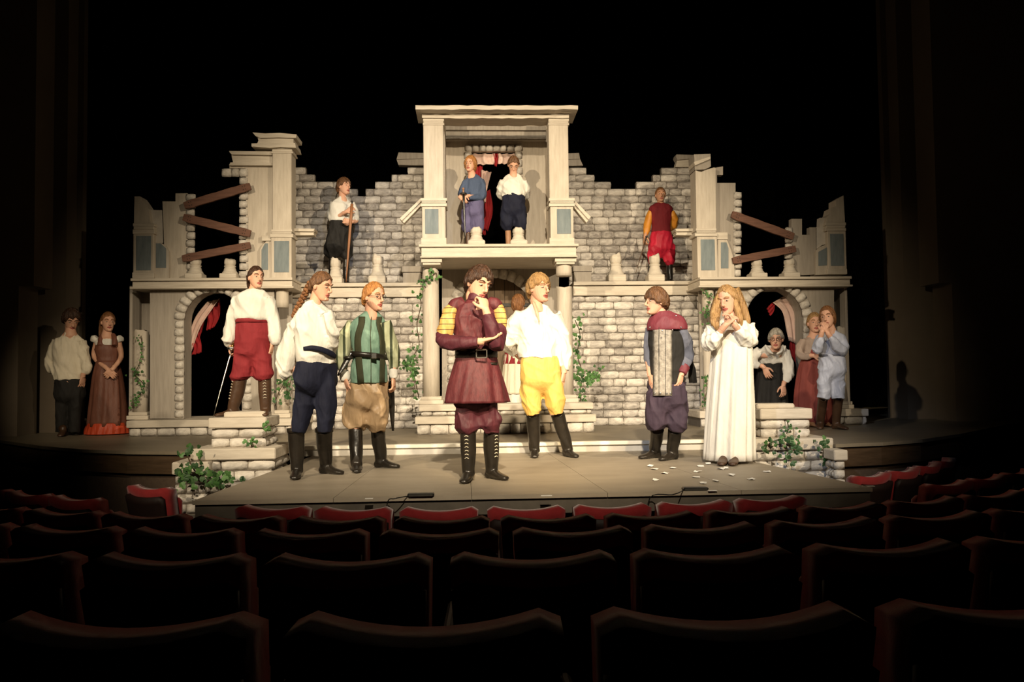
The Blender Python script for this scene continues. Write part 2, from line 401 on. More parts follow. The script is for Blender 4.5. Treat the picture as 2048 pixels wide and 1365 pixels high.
def bx(name, x0, y0, x1, y1, Y, T, m, root, bevel=0.006):
    X0, X1, Z0, Z1 = rect(x0, y0, x1, y1, Y); b = MB(); b.box(X0, X1, Y, Y+T, Z0, Z1); return b.build(name, m, root, bevel=bevel)
def pg(name, pts, Y, T, m, root, bevel=0.0):
    b = MB(); q = [P(x, y, Y) for x, y in pts]; b.prism([(p.x, p.z) for p in q], Y, Y+T); return b.build(name, m, root, bevel=bevel)
def jag(p, q, n, a, seed=0):
    """broken edge between two pixel points"""
    r = random.Random(seed); return [(p[0]+(q[0]-p[0])*i/n+(r.uniform(-a, a) if 0 < i < n else 0), p[1]+(q[1]-p[1])*i/n+(r.uniform(-a, a) if 0 < i < n else 0)) for i in range(n+1)]
def stone_px(root, x0, y0, x1, y1, Y, d=0.06, name='stone', ms=None, ry=0.0):
    X0, X1, Z0, Z1 = rect(x0, y0, x1, y1, Y)
    return piece(name, ms or ST, root, (X0+X1)/2, Y, (Z0+Z1)/2, (X1-X0)*0.97, d, (Z1-Z0)*0.95, ry)
def stone_column(root, x0, x1, yt, yb, Y, step=16.0, **k):
    n = max(1, round((yb-yt)/step))
    for i in range(n):
        stone_px(root, x0+rng.uniform(-1, 1), yt+(yb-yt)*i/n+.4, x1+rng.uniform(-1.2, 1.2), yt+(yb-yt)*(i+1)/n-.4, Y, **k)
def arch_stones(root, c, ri, ro, Y, n, a0=0, a1=180, d=0.07):
    C = P(c[0], c[1], Y); s = (P(c[0]+1, c[1], Y)-C).length; rm = (ri+ro)/2*s
    for i in range(n):
        t = R_(a0+(a1-a0)*(i+0.5)/n); w = rm*R_(a1-a0)/n
        piece('stone', ST, root, C.x+rm*math.cos(t), Y, C.z+rm*math.sin(t), (ro-ri)*s*rng.uniform(.95, 1.08), d, w*0.93, -t)
def arch_pts(cx, cy, r, n=16): return [(cx-r*math.cos(math.pi*i/n), cy-r*math.sin(math.pi*i/n)) for i in range(n+1)]

YW, YU, YA, YP = 11.9, 12.75, 11.30, 10.85    # lower walls, upper walls, arched wings, portico front
# ---- two lower and two upper stone walls
def flat_wall(label, Y, spans_px, yb, zb=None):
    sp = steps_px(spans_px, Y); z = zb if zb is not None else P((spans_px[0][0]+spans_px[-1][1])/2, yb, Y).z
    r = empty('stone_wall_flat', ((sp[0][0]+sp[-1][1])/2, Y, z), label, 'wall', 'stone walls of the set')
    brick_wall(r, Y, z, sp); return r
LW = flat_wall('lower stone block wall left of the portico, below the walkway', YW, [(578, 850, 590)], 858, ZS)
RW = flat_wall('lower stone block wall right of the portico, behind the caped boy', YW, [(1143, 1408, 588)], 848, ZS)
zwl = P(715, 566, YW-0.12).z; zwr = P(1272, 563, YW-0.12).z
ZWALK = (zwl+zwr)/2
UL = flat_wall('upper stone block wall with broken stepped top left of the balcony', YU, [(578, 612, 332), (612, 630, 349), (630, 697, 365), (697, 716, 382), (716, 731, 397), (731, 750, 380), (750, 783, 363), (783, 815, 346), (815, 850, 331)], 566, ZWALK)
UR = flat_wall('upper stone block wall with broken stepped top right of the balcony', YU, [(1134, 1173, 332), (1173, 1189, 347), (1189, 1222, 364), (1222, 1272, 377), (1272, 1305, 367), (1305, 1322, 350), (1322, 1395, 334)], 563, ZWALK)
pg('cornice_block', [(797, 305), (850, 306), (850, 317), (793, 319), (795, 312)], YU-.06, .16, M_GREYW, UL)
pg('cornice_block', [(793, 319), (850, 317), (850, 331), (797, 330)], YU-.04, .14, M_GREYW, UL)
pg('cornice_block', [(1134, 307), (1158, 306), (1160, 318), (1134, 319)], YU-.06, .16, M_GREYW, UR)
pg('cornice_block', [(1134, 319), (1160, 318), (1166, 331), (1134, 332)], YU-.04, .14, M_GREYW, UR)
pg('cornice_block', [(1353, 309), (1388, 310), (1388, 317), (1355, 320), (1352, 314)], YU-.08, .18, M_GREYW, UR)
pg('cornice_block', [(1355, 319), (1388, 317), (1388, 334), (1351, 334)], YU-.05, .14, M_CREAM2, UR)
# ---- walkways on top of the lower walls
def walkway(label, x0, x1, yt, yf, yb):
    X0, X1, Z0, Z1 = rect(x0, yt, x1, yb, YW-.12)
    r = empty('walkway', ((X0+X1)/2, YW, ZWALK-.3), label, 'walkway', 'walkways of the set')
    zt = ZWALK
    b = MB(); b.box(X0, X1, YW-.14, YU+.12, zt-.055, zt-.001); b.build('deck', M_CREAM2, r, bevel=.006)
    b = MB(); b.box(X0, X1, YW-.09, YW+.10, zt-.20, zt-.056); b.build('fascia', M_CREAM2, r, bevel=.004)
    return r
walkway('cream walkway ledge over the wall left of the portico', 584, 844, 566, 572, 592)
walkway('cream walkway ledge over the wall right of the portico', 1147, 1399, 563, 570, 589)
def slab_pair(label, x0, x1, y0, ym, y1):
    X0, X1, Z0, Z1 = rect(x0, y0, x1, y1, YW-.1); r = empty('block_stack', ((X0+X1)/2, YW, ZWALK), label, 'blocks', 'stacked blocks')
    h = Z1-ZWALK
    b = MB(); b.box(X0, X1, YW-.10, YW+.12, ZWALK, ZWALK+h*.62); b.build('block', M_GREYW, r, bevel=.005)
    b = MB(); b.box(X0-.012, X1+.012, YW-.12, YW+.12, ZWALK+h*.64, ZWALK+h); b.build('block', M_GREYW, r, bevel=.005)
slab_pair('two stacked grey blocks on the walkway just left of the portico', 806, 842, 533, 545, 565)
slab_pair('two stacked grey blocks on the walkway just right of the portico', 1148, 1183, 532, 542, 562)
for nm, lab, x0, x1 in (('wall_shelf', 'broken cornice shelf sticking out right of the tall left pillar', 582, 630), ('wall_shelf', 'broken cornice shelf sticking out left of the tall right pillar', 1350, 1394)):
    X0, X1, Z0, Z1 = rect(x0, 457, x1, 471, YA+.1); r = empty(nm, ((X0+X1)/2, YA+.2, Z0), lab, 'shelf', 'broken cornice shelves')
    e = (x0, x1) if x0 < 1000 else (x1, x0); s = 1 if x0 < 1000 else -1
    pg('shelf_top', [(e[0], 457), (e[1], 458), (e[1]-3*s, 461), (e[1], 463), (e[0], 462.5)], YA+.08, .24, M_CREAM2, r)
    pg('shelf_board', [(e[0], 463), (e[1]-1*s, 463.5), (e[1]-3*s, 467), (e[1]-2*s, 470.5), (e[0], 471)], YA+.12, .18, M_CREAM2, r)

# ---- the arched wings
def wing(side):
    L = side == 'left'
    X = (lambda x: x)
    Yf = YA
    if L:
        lab = 'cream arched wing at the left end of the set, dark doorway below its ledge'
        x_in, x_out, ac, ri, ro = 548, 300, (426, 640), 58, 78
        zfoot = P(420, 838, Yf).z
    else:
        lab = 'cream arched wing at the right end of the set, dark doorway below its ledge'
        x_in, x_out, ac, ri, ro = 1432, 1668, (1550, 634), 57, 75
        zfoot = P(1560, 820, Yf).z
    c = P(ac[0], 838, Yf); r = empty('arched_wing', (c.x, Yf, zfoot), lab, 'wall', 'arched wings of the set')
    yb = 838 if L else 822
    x0, x1 = (x_out, x_in) if L else (x_in, x_out)
    yt = 572 if L else 566
    pts = [(x0, yb), (x0, yt), (x1, yt), (x1, yb), (ac[0]+ri, yb)]+arch_pts(ac[0], ac[1], ri)[::-1]+[(ac[0]-ri, yb)]
    pg('wall_panel', pts, Yf, .06, M_GREYW, r)
    # barrel of the doorway
    b = MB(); C = P(ac[0], ac[1], Yf); s = (P(ac[0]+1, ac[1], Yf)-C).length; rr = ri*s+.01; v = []; f = []
    prof = [(C.x-rr, zfoot)]+[(C.x-rr*math.cos(math.pi*i/14), C.z+rr*math.sin(math.pi*i/14)) for i in range(15)]+[(C.x+rr, zfoot)]
    for x, z in prof: v += [(x, Yf+.06, z), (x, Yf+.34, z)]
    for i in range(len(prof)-1): f.append((2*i, 2*i+2, 2*i+3, 2*i+1))
    b.add(v, f); o = b.build('doorway_lining', M_GREYW, r, smooth=False, fix=False)
    arch_stones(r, ac, ri-1, ro, Yf-.01, 13, 0, 180)
    stone_column(r, ac[0]-ro+1, ac[0]-ri, ac[1]+1, yb-1, Yf-.01)
    stone_column(r, ac[0]+ri, ac[0]+ro-1, ac[1]+1, yb-1, Yf-.01)
    # corner recesses with their back boards
    if L:
        bx('recess_board', 262, 572, 301, 838, Yf+.34, .05, M_GREYW, r); bx('recess_board', 547, 572, 584, 838, Yf+.34, .05, M_GREYW, r)
        bx('recess_side', 258, 572, 264, 838, Yf+.02, .36, M_GREYW, r)
    else:
        bx('recess_board', 1400, 566, 1433, 822, Yf+.34, .05, M_GREYW, r); bx('recess_board', 1667, 566, 1696, 822, Yf+.34, .05, M_GREYW, r)
        bx('recess_side', 1693, 566, 1698, 822, Yf+.02, .36, M_GREYW, r)
    # ledge
    xa, xb = (262, 585) if L else (1399, 1703); yl = 556.5 if L else 554
    X0, X1, Z0, Z1 = rect(xa, yl, xb, yl+18, Yf-.14)
    zt = Z1
    for nm, z1, z0, y0, e in (('ledge_slab', zt, zt-.035, Yf-.16, .0), ('ledge_fascia', zt-.036, zt-.115, Yf-.12, -.01), ('ledge_lip', zt-.116, zt-.14, Yf-.15, .015)):
        b = MB(); b.box(X0-e, X1+e, y0, Yf+.55, z0, z1); b.build(nm, M_CREAM2, r, bevel=.004)
    return r, zt, zfoot
WL, ZLL, ZFL = wing('left'); WR, ZLR, ZFR = wing('right')
# base platforms of the wings: slab over a course of stones
def wing_base(label, x0, x1, yt, ys, yb, Y):
    X0, X1, Z0, Z1 = rect(x0, yt, x1, yb, Y)
    r = empty('wing_base', ((X0+X1)/2, Y, ZS), label, 'platform', 'base platforms of the wings')
    zt = ZFL if x0 < 1000 else ZFR; h = zt-ZS
    b = MB(); b.box(X0, X1, Y, YA+.9, ZS+h*.55, zt); b.build('slab', M_CREAM2, r, bevel=.008)
    b = MB(); b.box(X0+.02, X1-.02, Y+.05, YA+.9, ZS, ZS+h*.54); b.build('core', M_MORTAR, r)
    x = X0+.02
    while x < X1-.06:
        w = min(rng.uniform(.12, .26), X1-.02-x)
        piece('stone', SQ, r, x+w/2, Y+.04, ZS+h*.27, w*.95, .06, h*.5); x += w
wing_base('long low base platform of pale stones under the left arched wing', 252, 602, 842, 856, 872, 11.02)
wing_base('long low base platform of pale stones under the right arched wing', 1400, 1738, 818, 835, 848, 11.18)

# ---- upper parts of the wings: ruined window frames
def thing(name, label, cat, x, y, Y, group=None):
    return empty(name, P(x, y, Y), label, cat, group)
YV = YA+.02
t = thing('ruined_wall', 'cream broken wall piece with stone quoins left of the planked left window', 'wall', 345, 556, YV)
pg('wall_board', [(325, 403), (351, 403), (351, 387), (375, 387), (375, 557), (331, 557)], YV, .10, M_CREAM, t)
pg('wall_board', [(298, 420), (326, 421), (326, 486), (308, 486), (311, 470), (300, 452), (303, 440)], YV+.02, .10, M_STONE, t)
stone_column(t, 372, 390, 387, 556, YV-.01)
t = thing('panelled_pier', 'broken outermost pier with blue panel at the far left end', 'pier', 287, 556, YV-.06)
pg('pier_top', [(269, 393), (280, 393), (288, 404), (297, 418), (299, 428), (301, 447), (268, 447)], YV-.06, .24, M_CREAM, t)
for k, (y0, y1, e) in enumerate(((447, 453, 1.5), (453, 459, 0), (459, 468, 2))): bx('moulding', 267-e, y0, 307+e, y1, YV-.075-.01*(k % 2), .27, M_CREAM2, t, .004)
bx('pier_body', 266, 468, 307, 557, YV-.06, .24, M_CREAM, t); bx('panel', 272, 472, 302, 541, YV-.066, .02, M_BLUE, t, .003); bx('pier_foot', 264, 545, 308, 557, YV-.075, .26, M_CREAM2, t)
t = thing('panelled_pier', 'short broken pier with small blue panel beside the far left pier', 'pier', 322, 556, YV-.04)
pg('pier_body', [(307, 485), (318, 484), (332, 492), (338, 505), (338, 557), (307, 557)], YV-.04, .20, M_CREAM, t)
pg('panel', [(312, 487), (321, 487), (332, 497), (332, 536), (312, 536)], YV-.046, .02, M_BLUE, t)
t = thing('ruined_wall', 'tall cream wall with quoins right of the planked left window', 'wall', 512, 557, YV)
pg('wall_board', [(459, 331), (545, 331), (545, 558), (492, 558), (492, 337), (459, 337)], YV, .10, M_CREAM, t)
pg('cornice', [(463, 309), (545, 309), (545, 331), (459, 331), (466, 324), (464, 316)], YV-.04, .16, M_CREAM2, t)
pg('cornice_top', [(458, 302), (545, 303), (545, 310), (464, 309), (460, 306)], YV-.09, .22, M_CREAM2, t); pg('cornice_lip', [(461, 325), (545, 325.5), (545, 331), (458, 330.5)], YV-.07, .2, M_CREAM2, t)
stone_column(t, 478, 496, 354, 557, YV-.01)
for x0, x1 in ((443, 463), (463, 478), (478, 496)): stone_px(t, x0, 337, x1, 354, YV-.01)
t = thing('tall_pillar', 'tall square cream pillar with broken capital on the left wing', 'pillar', 563, 558, YV-.12)
bx('shaft', 545, 306, 583, 460, YV-.12, .28, M_CREAM, t)
for k, (y0, y1, e) in enumerate(((293, 298, 2), (298.5, 303, 0), (303, 307, 2))): bx('moulding', 544-e, y0, 584+e, y1, YV-.13, .30, M_CREAM2, t, .004)
pg('capital_foot', [(503, 287), (590, 286), (592, 296), (560, 294), (540, 296), (503, 293)], YV-.18, .36, M_CREAM2, t)
pg('capital_block', [(515, 275), (587, 276), (587, 288), (514, 288), (517, 281)], YV-.15, .32, M_CREAM2, t)
pg('capital_top', [(505, 265), (530, 267), (560, 266), (593, 269), (592, 276), (555, 275), (520, 276), (511, 272)], YV-.19, .38, M_CREAM2, t)
for k, (y0, y1, e) in enumerate(((459, 464, 1), (464.5, 468, 0), (468.5, 475, 3))): bx('moulding', 543-e, y0, 583+e, y1, YV-.135, .30, M_CREAM2, t, .004)
bx('pedestal', 542, 475, 583, 558, YV-.12, .28, M_CREAM, t); bx('panel', 548, 482, 578, 545, YV-.126, .02, M_BLUE, t, .003)
t = thing('panelled_pier', 'short pier with small blue panel left of the tall left pillar', 'pier', 530, 558, YV-.07)
pg('pier_body', [(520, 500), (527, 488), (533, 483), (545, 483), (545, 558), (520, 558)], YV-.07, .16, M_CREAM, t); pg('panel', [(523, 500), (530, 487), (536, 487), (536, 540), (523, 540)], YV-.076, .02, M_BLUE, t); bx('cap', 523, 471, 549, 482, YV-.09, .2, M_CREAM2, t)
# right
t = thing('ruined_wall', 'grey-cream wall with quoins left of the planked right window', 'wall', 1455, 554, YV)
pg('wall_board', [(1428, 336), (1446, 333), (1446, 350), (1434, 350), (1434, 366), (1471, 366), (1471, 555), (1428, 556)], YV, .10, M_GREYW, t)
stone_column(t, 1467, 1483, 383, 554, YV-.01)
t = thing('tall_pillar', 'tall square cream pillar with notched broken top on the right wing', 'pillar', 1412, 556, YV-.12)
pg('shaft', [(1391, 341), (1397, 343), (1403, 344), (1412, 340), (1428, 335), (1431, 336), (1432, 459), (1393, 459)], YV-.12, .28, M_CREAM, t)
pg('capital_block', [(1388, 309), (1421, 308), (1422, 333), (1410, 339), (1390, 340)], YV+.0, .3, M_GREYW, t)
pg('capital_ridge', [(1388, 324), (1421, 313), (1421, 318), (1390, 331)], YV-.04, .3, M_CREAM2, t)
for k, (y0, y1, e) in enumerate(((457, 462, 1), (462.5, 466, 0), (466.5, 473, 3))): bx('moulding', 1393-e, y0, 1432+e, y1, YV-.135, .30, M_CREAM2, t, .004)
bx('pedestal', 1395, 473, 1435, 556, YV-.12, .28, M_CREAM, t); bx('panel', 1402, 479, 1430, 541, YV-.126, .02, M_BLUE, t, .003)
t = thing('panelled_pier', 'short pier with small blue panel right of the tall right pillar', 'pier', 1452, 555, YV-.07)
pg('pier_body', [(1435, 480), (1454, 480), (1460, 495), (1468, 520), (1469, 555), (1435, 555)], YV-.07, .16, M_CREAM, t); pg('panel', [(1442, 485), (1453, 485), (1457, 497), (1457, 537), (1442, 537)], YV-.076, .02, M_BLUE, t)
bx('cap', 1431, 465, 1456, 479, YV-.09, .2, M_CREAM2, t)
t = thing('ruined_wall', 'stepped broken wall with quoins right of the planked right window', 'wall', 1610, 551, YV)
pg('wall_board', [(1583, 438), (1604, 438), (1604, 470), (1619, 470), (1619, 455), (1632, 455), (1632, 549), (1583, 552)], YV, .10, M_GREYW, t)
pg('stone_slab', [(1629, 455), (1639, 455), (1640, 436), (1655, 436), (1655, 470), (1657, 488), (1645, 490), (1630, 500)], YV+.02, .10, M_STONE, t)
stone_column(t, 1570, 1586, 454, 551, YV-.01)
t = thing('panelled_pier', 'broken outermost pier with blue panel at the far right end', 'pier', 1674, 548, YV-.06)
pg('pier_top', [(1652, 445), (1653, 435), (1660, 428), (1663, 416), (1672, 413), (1672, 400), (1687, 391), (1690, 445)], YV-.06, .24, M_CREAM, t)
for k, (y0, y1, e) in enumerate(((445, 451, 1.5), (451, 456, 0), (456, 462, 1.5))): bx('moulding', 1653-e, y0, 1691+e, y1, YV-.075-.01*(k % 2), .27, M_CREAM2, t, .004)
bx('pier_body', 1656, 462, 1693, 549, YV-.06, .24, M_CREAM, t); bx('panel', 1661, 468, 1688, 532, YV-.066, .02, M_BLUE, t, .003); bx('pier_foot', 1655, 538, 1695, 549, YV-.075, .26, M_CREAM2, t)
t = thing('panelled_pier', 'short broken pier with small blue panel beside the far right pier', 'pier', 1644, 549, YV-.04)
pg('pier_body', [(1632, 502), (1640, 494), (1656, 488), (1657, 549), (1632, 550)], YV-.04, .20, M_CREAM, t); pg('panel', [(1637, 504), (1654, 495), (1654, 531), (1637, 532)], YV-.046, .02, M_BLUE, t)
# planks nailed over the windows
def plank(label, p, q, w, Y):
    a = P(*p, Y); c = P(*q, Y); d = (c-a); L_ = d.length; ang = math.atan2(d.z, d.x); s = w*Y/FPX/2
    r = empty('window_plank', a.lerp(c, .5), label, 'plank', 'planks nailed across the windows')
    b = MB(); n = 10; top = []; bot = []
    for i in range(n+1):
        u = -L_/2+L_*i/n; ww = s*(1+.05*math.sin(i*2.1))*(0.82 if i in (0, n) else 1)
        top.append((u, ww)); bot.append((u, -ww*(1+.03*math.sin(i*1.3))))
    pts = top+bot[::-1]; M = Matrix.Rotation(-ang, 4, 'Y'); b.prism(pts, -.02, .02)
    b.v = [tuple((M @ Vector(v))+r.location) for v in b.v]; b.build('board', M_PLANK, r, bevel=.003)
    for u in (-L_/2+.07, -L_/2+.10, L_/2-.07, L_/2-.10):
        for k in (-.4, .4):
            nb_ = MB(); cc = M @ Vector((u, -.022, s*k)); nb_.ball(cc+r.location, .007, .004, .007, n=6, m=4); nb_.build('nail', M_NAIL, r)
YB = YV-.09
plank('red-brown plank nailed highest across the left window, rising to the right', (369, 412), (501, 373), 16, YB)
plank('red-brown plank nailed across the middle of the left window, falling to the right', (367, 435), (501, 468), 16, YB)
plank('red-brown plank nailed lowest across the left window behind the baluster stubs', (365, 518), (501, 491), 15, YB)
plank('red-brown plank falling to the right across the right window', (1463, 429), (1587, 474), 16, YB)
plank('red-brown plank nailed lowest across the right window', (1465, 522), (1591, 498), 15, YB)
# baluster stubs
def baluster(label, x, yb, yt, Y, z, wpx=33, flutes=False, seed=0):
    p = P(x, yb, Y); p.z = z; s = Y/FPX; h = (yb-yt)*s; w = wpx*s/2
    r = empty('baluster_stub', p, label, 'baluster', 'broken baluster stubs')
    b = MB(); b.box(p.x-w, p.x+w, p.y-w, p.y+w, z, z+h*.24); b.build('plinth', M_CREAM2, r, bevel=.01)
    b = MB(); b.lathe((p.x, p.y, z+h*.241), [(w*.95, 0), (w*.9, h*.06), (w*.74, h*.14), (w*.66, h*.26), (w*.58, h*.30), (w*.68, h*.33), (w*.68, h*.38)], 20)
    b.build('foot', M_CREAM2, r, smooth=True)
    b = MB(); rg = random.Random(seed); ph = rg.uniform(0, 6)
    b.lathe((p.x, p.y, z+h*.615), [(w*.5, 0), (w*.60, h*.05), (w*.66, h*.15), (w*.62, h*.28), (w*.52, h*.33)], 24,
            fold=(lambda i, th: 1+(.07*math.cos(8*th) if i in (1, 2, 3, 4) else 0)), top=lambda th, rr: h*.06*math.sin(th+ph)+h*.02*math.sin(5*th))
    b.build('broken_top', M_CREAM2, r, smooth=True); return r
baluster('broken baluster stub at the left side of the planked left window', 391, 557, 513, YA-.0, ZLL, seed=1)
baluster('broken baluster stub standing in the middle of the planked left window', 460, 558, 516, YA-.0, ZLL, seed=2)
baluster('broken baluster stub standing in the middle of the planked right window', 1514, 553, 515, YA-.0, ZLR, seed=3)
baluster('broken baluster stub at the right side of the planked right window', 1579, 552, 512, YA-.0, ZLR, seed=4)
baluster('broken baluster stub in front of the boy with the staff', 671, 567, 515, YW, ZWALK, 30, seed=5)
baluster('broken baluster stub on the walkway right of the boy with the staff', 756, 568, 508, YW, ZWALK, 33, seed=6)
baluster('broken baluster stub on the right walkway beside the portico', 1232, 564, 505, YW, ZWALK, 36, seed=7)
baluster('broken baluster stub before the legs of the red-clad guard', 1310, 563, 505, YW, ZWALK, 33, seed=8)
# ------------------------------------------------------------------ portico with balcony
ZB = P(997, 489, YP-.12).z              # balcony top
t = thing('portico_steps', 'pale stone steps in front of the central portico door', 'steps', 1010, 868, 10.5); t.location.z = ZS
X0, X1, _, _ = rect(830, 850, 1193, 868, 10.5)
def step_tier(X0, X1, Y, z0, z1, hs):
    zs = z1-hs
    b = MB(); b.box(X0, X1, Y, YW+.1, zs, z1); b.build('tread', M_CREAM2, t, bevel=.008)
    b = MB(); b.box(X0+.03, X1-.03, Y+.05, YW+.1, z0, zs-.001); b.build('core', M_MORTAR, t)
    x = X0+.02
    while x < X1-.05:
        w = min(rng.uniform(.13, .24), X1-.02-x); piece('stone', SQ, t, x+w/2, Y+.04, (z0+zs)/2, w*.95, .06, (zs-z0)*.93); x += w
z1 = P(1010, 832, 10.5).z; step_tier(X0, X1, 10.5, ZS, z1, .095)
A0, A1, _, _ = rect(838, 810, 1187, 830, 10.62); z2 = P(1010, 808, 10.62).z; step_tier(A0, A1, 10.62, z1, z2, .085)
ZP = z2
# rear wall of the portico with plank door
t = thing('portico_back_wall', 'shaded grey wall with stone arch around the plank door', 'wall', 995, 808, YW); t.location.z = ZP
YR = YW+.02
ac, ri, ro = (990, 632), 78, 96
pts = [(884, 815), (884, 500), (1118, 500), (1118, 815), (ac[0]+ri, 815)]+arch_pts(ac[0], ac[1], ri)[::-1]+[(ac[0]-ri, 815)]
pg('wall_panel', pts, YR, .08, M_GREYW, t)
arch_stones(t, ac, ri-2, ro, YR-.01, 15); stone_column(t, ac[0]-ro, ac[0]-ri, 634, 808, YR-.01); stone_column(t, ac[0]+ri, ac[0]+ro, 634, 808, YR-.01)
t = thing('plank_door', 'brown plank door in the stone arch under the balcony', 'door', 990, 808, YW+.1); t.location.z = ZP
XA, XB, _, _ = rect(ac[0]-ri-3, 600, ac[0]+ri+3, 815, YR+.1); zc = P(ac[0], ac[1], YR+.1); rr = (XB-XA)/2; n = 8
for i in range(n):
    a = XA+(XB-XA)*i/n+.003; c = XA+(XB-XA)*(i+1)/n-.003; m_ = max(abs(a-zc.x), abs(c-zc.x)); f_ = lambda x: zc.z+math.sqrt(max(0, rr*rr-min(abs(x-zc.x), rr)**2))
    b = MB(); b.prism([(a, ZP), (c, ZP), (c, f_(c)), ((a+c)/2, f_((a+c)/2)), (a, f_(a))], YR+.10+(.006 if i % 2 else 0), YR+.15); b.build('plank', M_DOOR, t)
for y0, y1 in ((607, 614), (760, 767)): bx('hinge_strap', 915, y0, 1066, y1, YR+.09, .02, M_EDGE, t, .002)
# columns
def column(label, x0, x1, parts, Y, zb, base=None):
    c = P((x0+x1)/2, 700, Y); r = empty('broken_column', (c.x, Y, zb), label, 'column', 'round columns of the set'); s = Y/FPX; R0 = (x1-x0)/2*s
    for nm, yt, yb, rt in parts:
        zt = P((x0+x1)/2, yt, Y).z; zz = zb+.10 if yb is None else P((x0+x1)/2, yb, Y).z
        b = MB(); h = zt-zz; ph = x0
        b.lathe((c.x, Y, zz), [(R0, 0), (R0, h*.3), (R0*.985, h*.6), (R0*.97, h*.98), (R0*.97, h)], 28, top=(lambda th, q: .012*math.sin(2*th+ph)+.006*math.sin(5*th)) if rt else None)
        b.build(nm, M_CREAM, r, smooth=True)
    if base:
        b = MB(); b.box(c.x-R0*1.45, c.x+R0*1.45, Y-R0*1.45, Y+R0*1.45, zb, zb+.055); b.box(c.x-R0*1.25, c.x+R0*1.25, Y-R0*1.25, Y+R0*1.25, zb+.056, zb+.10); b.build('plinth', M_CREAM2, r, bevel=.006)
    return r
column('round cream column with broken top left of the portico door', 846, 879, [('shaft', 541, None, True)], YP+.05, ZP, True)
column('round cream column standing right of the portico door', 1114, 1146, [('shaft', 575, None, True)], YP+.05, ZP, True)
column('short column stub hanging under the right capital of the balcony', 1114, 1146, [('stub', 524, 553, False)], YP+.05, P(1130, 553, YP+.05).z)
column('round broken column with ivy in the outer corner of the left wing', 269, 297, [('shaft', 662, None, True)], YA+.13, ZFL, True)
column('round broken column with ivy in the inner corner of the left wing', 552, 578, [('shaft', 730, None, True)], YA+.13, ZFL, True)
column('short column stub hanging at the inner corner of the left wing', 552, 577, [('stub', 576, 616, False)], YA+.05, P(564, 616, YA+.05).z)
column('round broken column in the outer corner of the right wing', 1672, 1694, [('shaft', 655, None, True)], YA+.13, ZFR, True)
column('round broken column with ivy in the inner corner of the right wing', 1406, 1430, [('shaft', 700, None, True)], YA+.13, ZFR, True)
column('short column stub hanging at the inner corner of the right wing', 1406, 1430, [('stub', 572, 626, False)], YA+.05, P(1418, 626, YA+.05).z)
# balcony floor with its mouldings
t = thing('balcony', 'projecting cream balcony floor with moulded edge over the portico', 'balcony', 997, 500, YP); t.location.z = ZB-.25
X0, X1, _, _ = rect(838, 490, 1157, 515, YP-.12)
for nm, za, zb_, e, y0 in (('slab', 0, .035, .0, -.16), ('fascia', .036, .155, -.03, -.12), ('lip', .156, .175, -.015, -.15)):
    b = MB(); b.box(X0-e, X1+e, YP+y0, YW+.02, ZB-zb_, ZB-za); b.build(nm, M_CREAM2, t, bevel=.004)
for x0, x1 in ((842, 884), (1110, 1153)):
    c0, c1, _, _ = rect(x0, 515, x1, 528, YP-.1); b = MB(); b.box(c0, c1, YP-.1, YP+.24, ZB-.23, ZB-.176); b.box(c0+.02, c1-.02, YP-.08, YP+.22, ZB-.26, ZB-.231); b.build('capital', M_CREAM2, t, bevel=.004)
# piers
def balcony_pier(label, u0, u1, l0, l1, p0, p1):
    r = thing('balcony_pier', label, 'pier', (u0+u1)/2, 489, YP, 'square piers of the balcony'); r.location.z = ZB
    X0, X1, Z0, Z1 = rect(u0, 238, u1, 398, YP); b = MB(); b.box(X0, X1, YP, YP+.26, Z0, Z1); b.build('shaft', M_CREAM, r, bevel=.006)
    for k, (y0, y1, e) in enumerate(((237, 242, 1), (242.5, 246, 0), (246.5, 250, 1.5))): bx('moulding', u0-e, y0, u1+e, y1, YP-.012, .285, M_CREAM2, r, .004)
    for k, (y0, y1, e) in enumerate(((396, 402, 3), (402.5, 406, 1), (406.5, 413, 3))): bx('moulding', l0-e, y0, l1+e, y1, YP-.03, .32, M_CREAM2, r, .004)
    X0, X1, Z0, Z1 = rect(l0, 413, l1, 489, YP-.01); b = MB(); b.box(X0, X1, YP-.01, YP+.29, ZB, Z1); b.build('pedestal', M_CREAM, r, bevel=.006)
    bx('panel', p0, 418, p1, 468, YP-.016, .02, M_BLUE, r, .003); bx('pedestal_foot', l0-2, 476, l1+2, 489, YP-.03, .32, M_CREAM2, r, .004)
balcony_pier('left square pier of the balcony with faded blue panel', 847, 887, 844, 891, 850, 877)
balcony_pier('right square pier of the balcony with faded blue panel', 1098, 1137, 1101, 1147, 1114, 1142)
# roof beam
t = thing('roof_beam', 'cream beam with broken cornice on top of the balcony piers', 'beam', 993, 237, YP); t.location.z = P(993, 237, YP).z
def wavy(x0, x1, yt, yb, a, seed):
    r = random.Random(seed); n = 22
    return [(x0+(x1-x0)*i/n, yt+r.uniform(-a, a)*.6) for i in range(n+1)]+[(x1-(x1-x0)*i/n, yb+r.uniform(-a, a)) for i in range(n+1)]
pg('cornice', wavy(831, 1156, 211, 219, 1.0, 3), YP-.22, .6, M_CREAM2, t)
pg('cornice_lip', wavy(837, 1144, 219.5, 222.5, .5, 4), YP-.14, .5, M_CREAM2, t)
pg('fascia', wavy(844, 1138, 223, 236.5, .8, 5), YP-.04, .34, M_CREAM2, t)
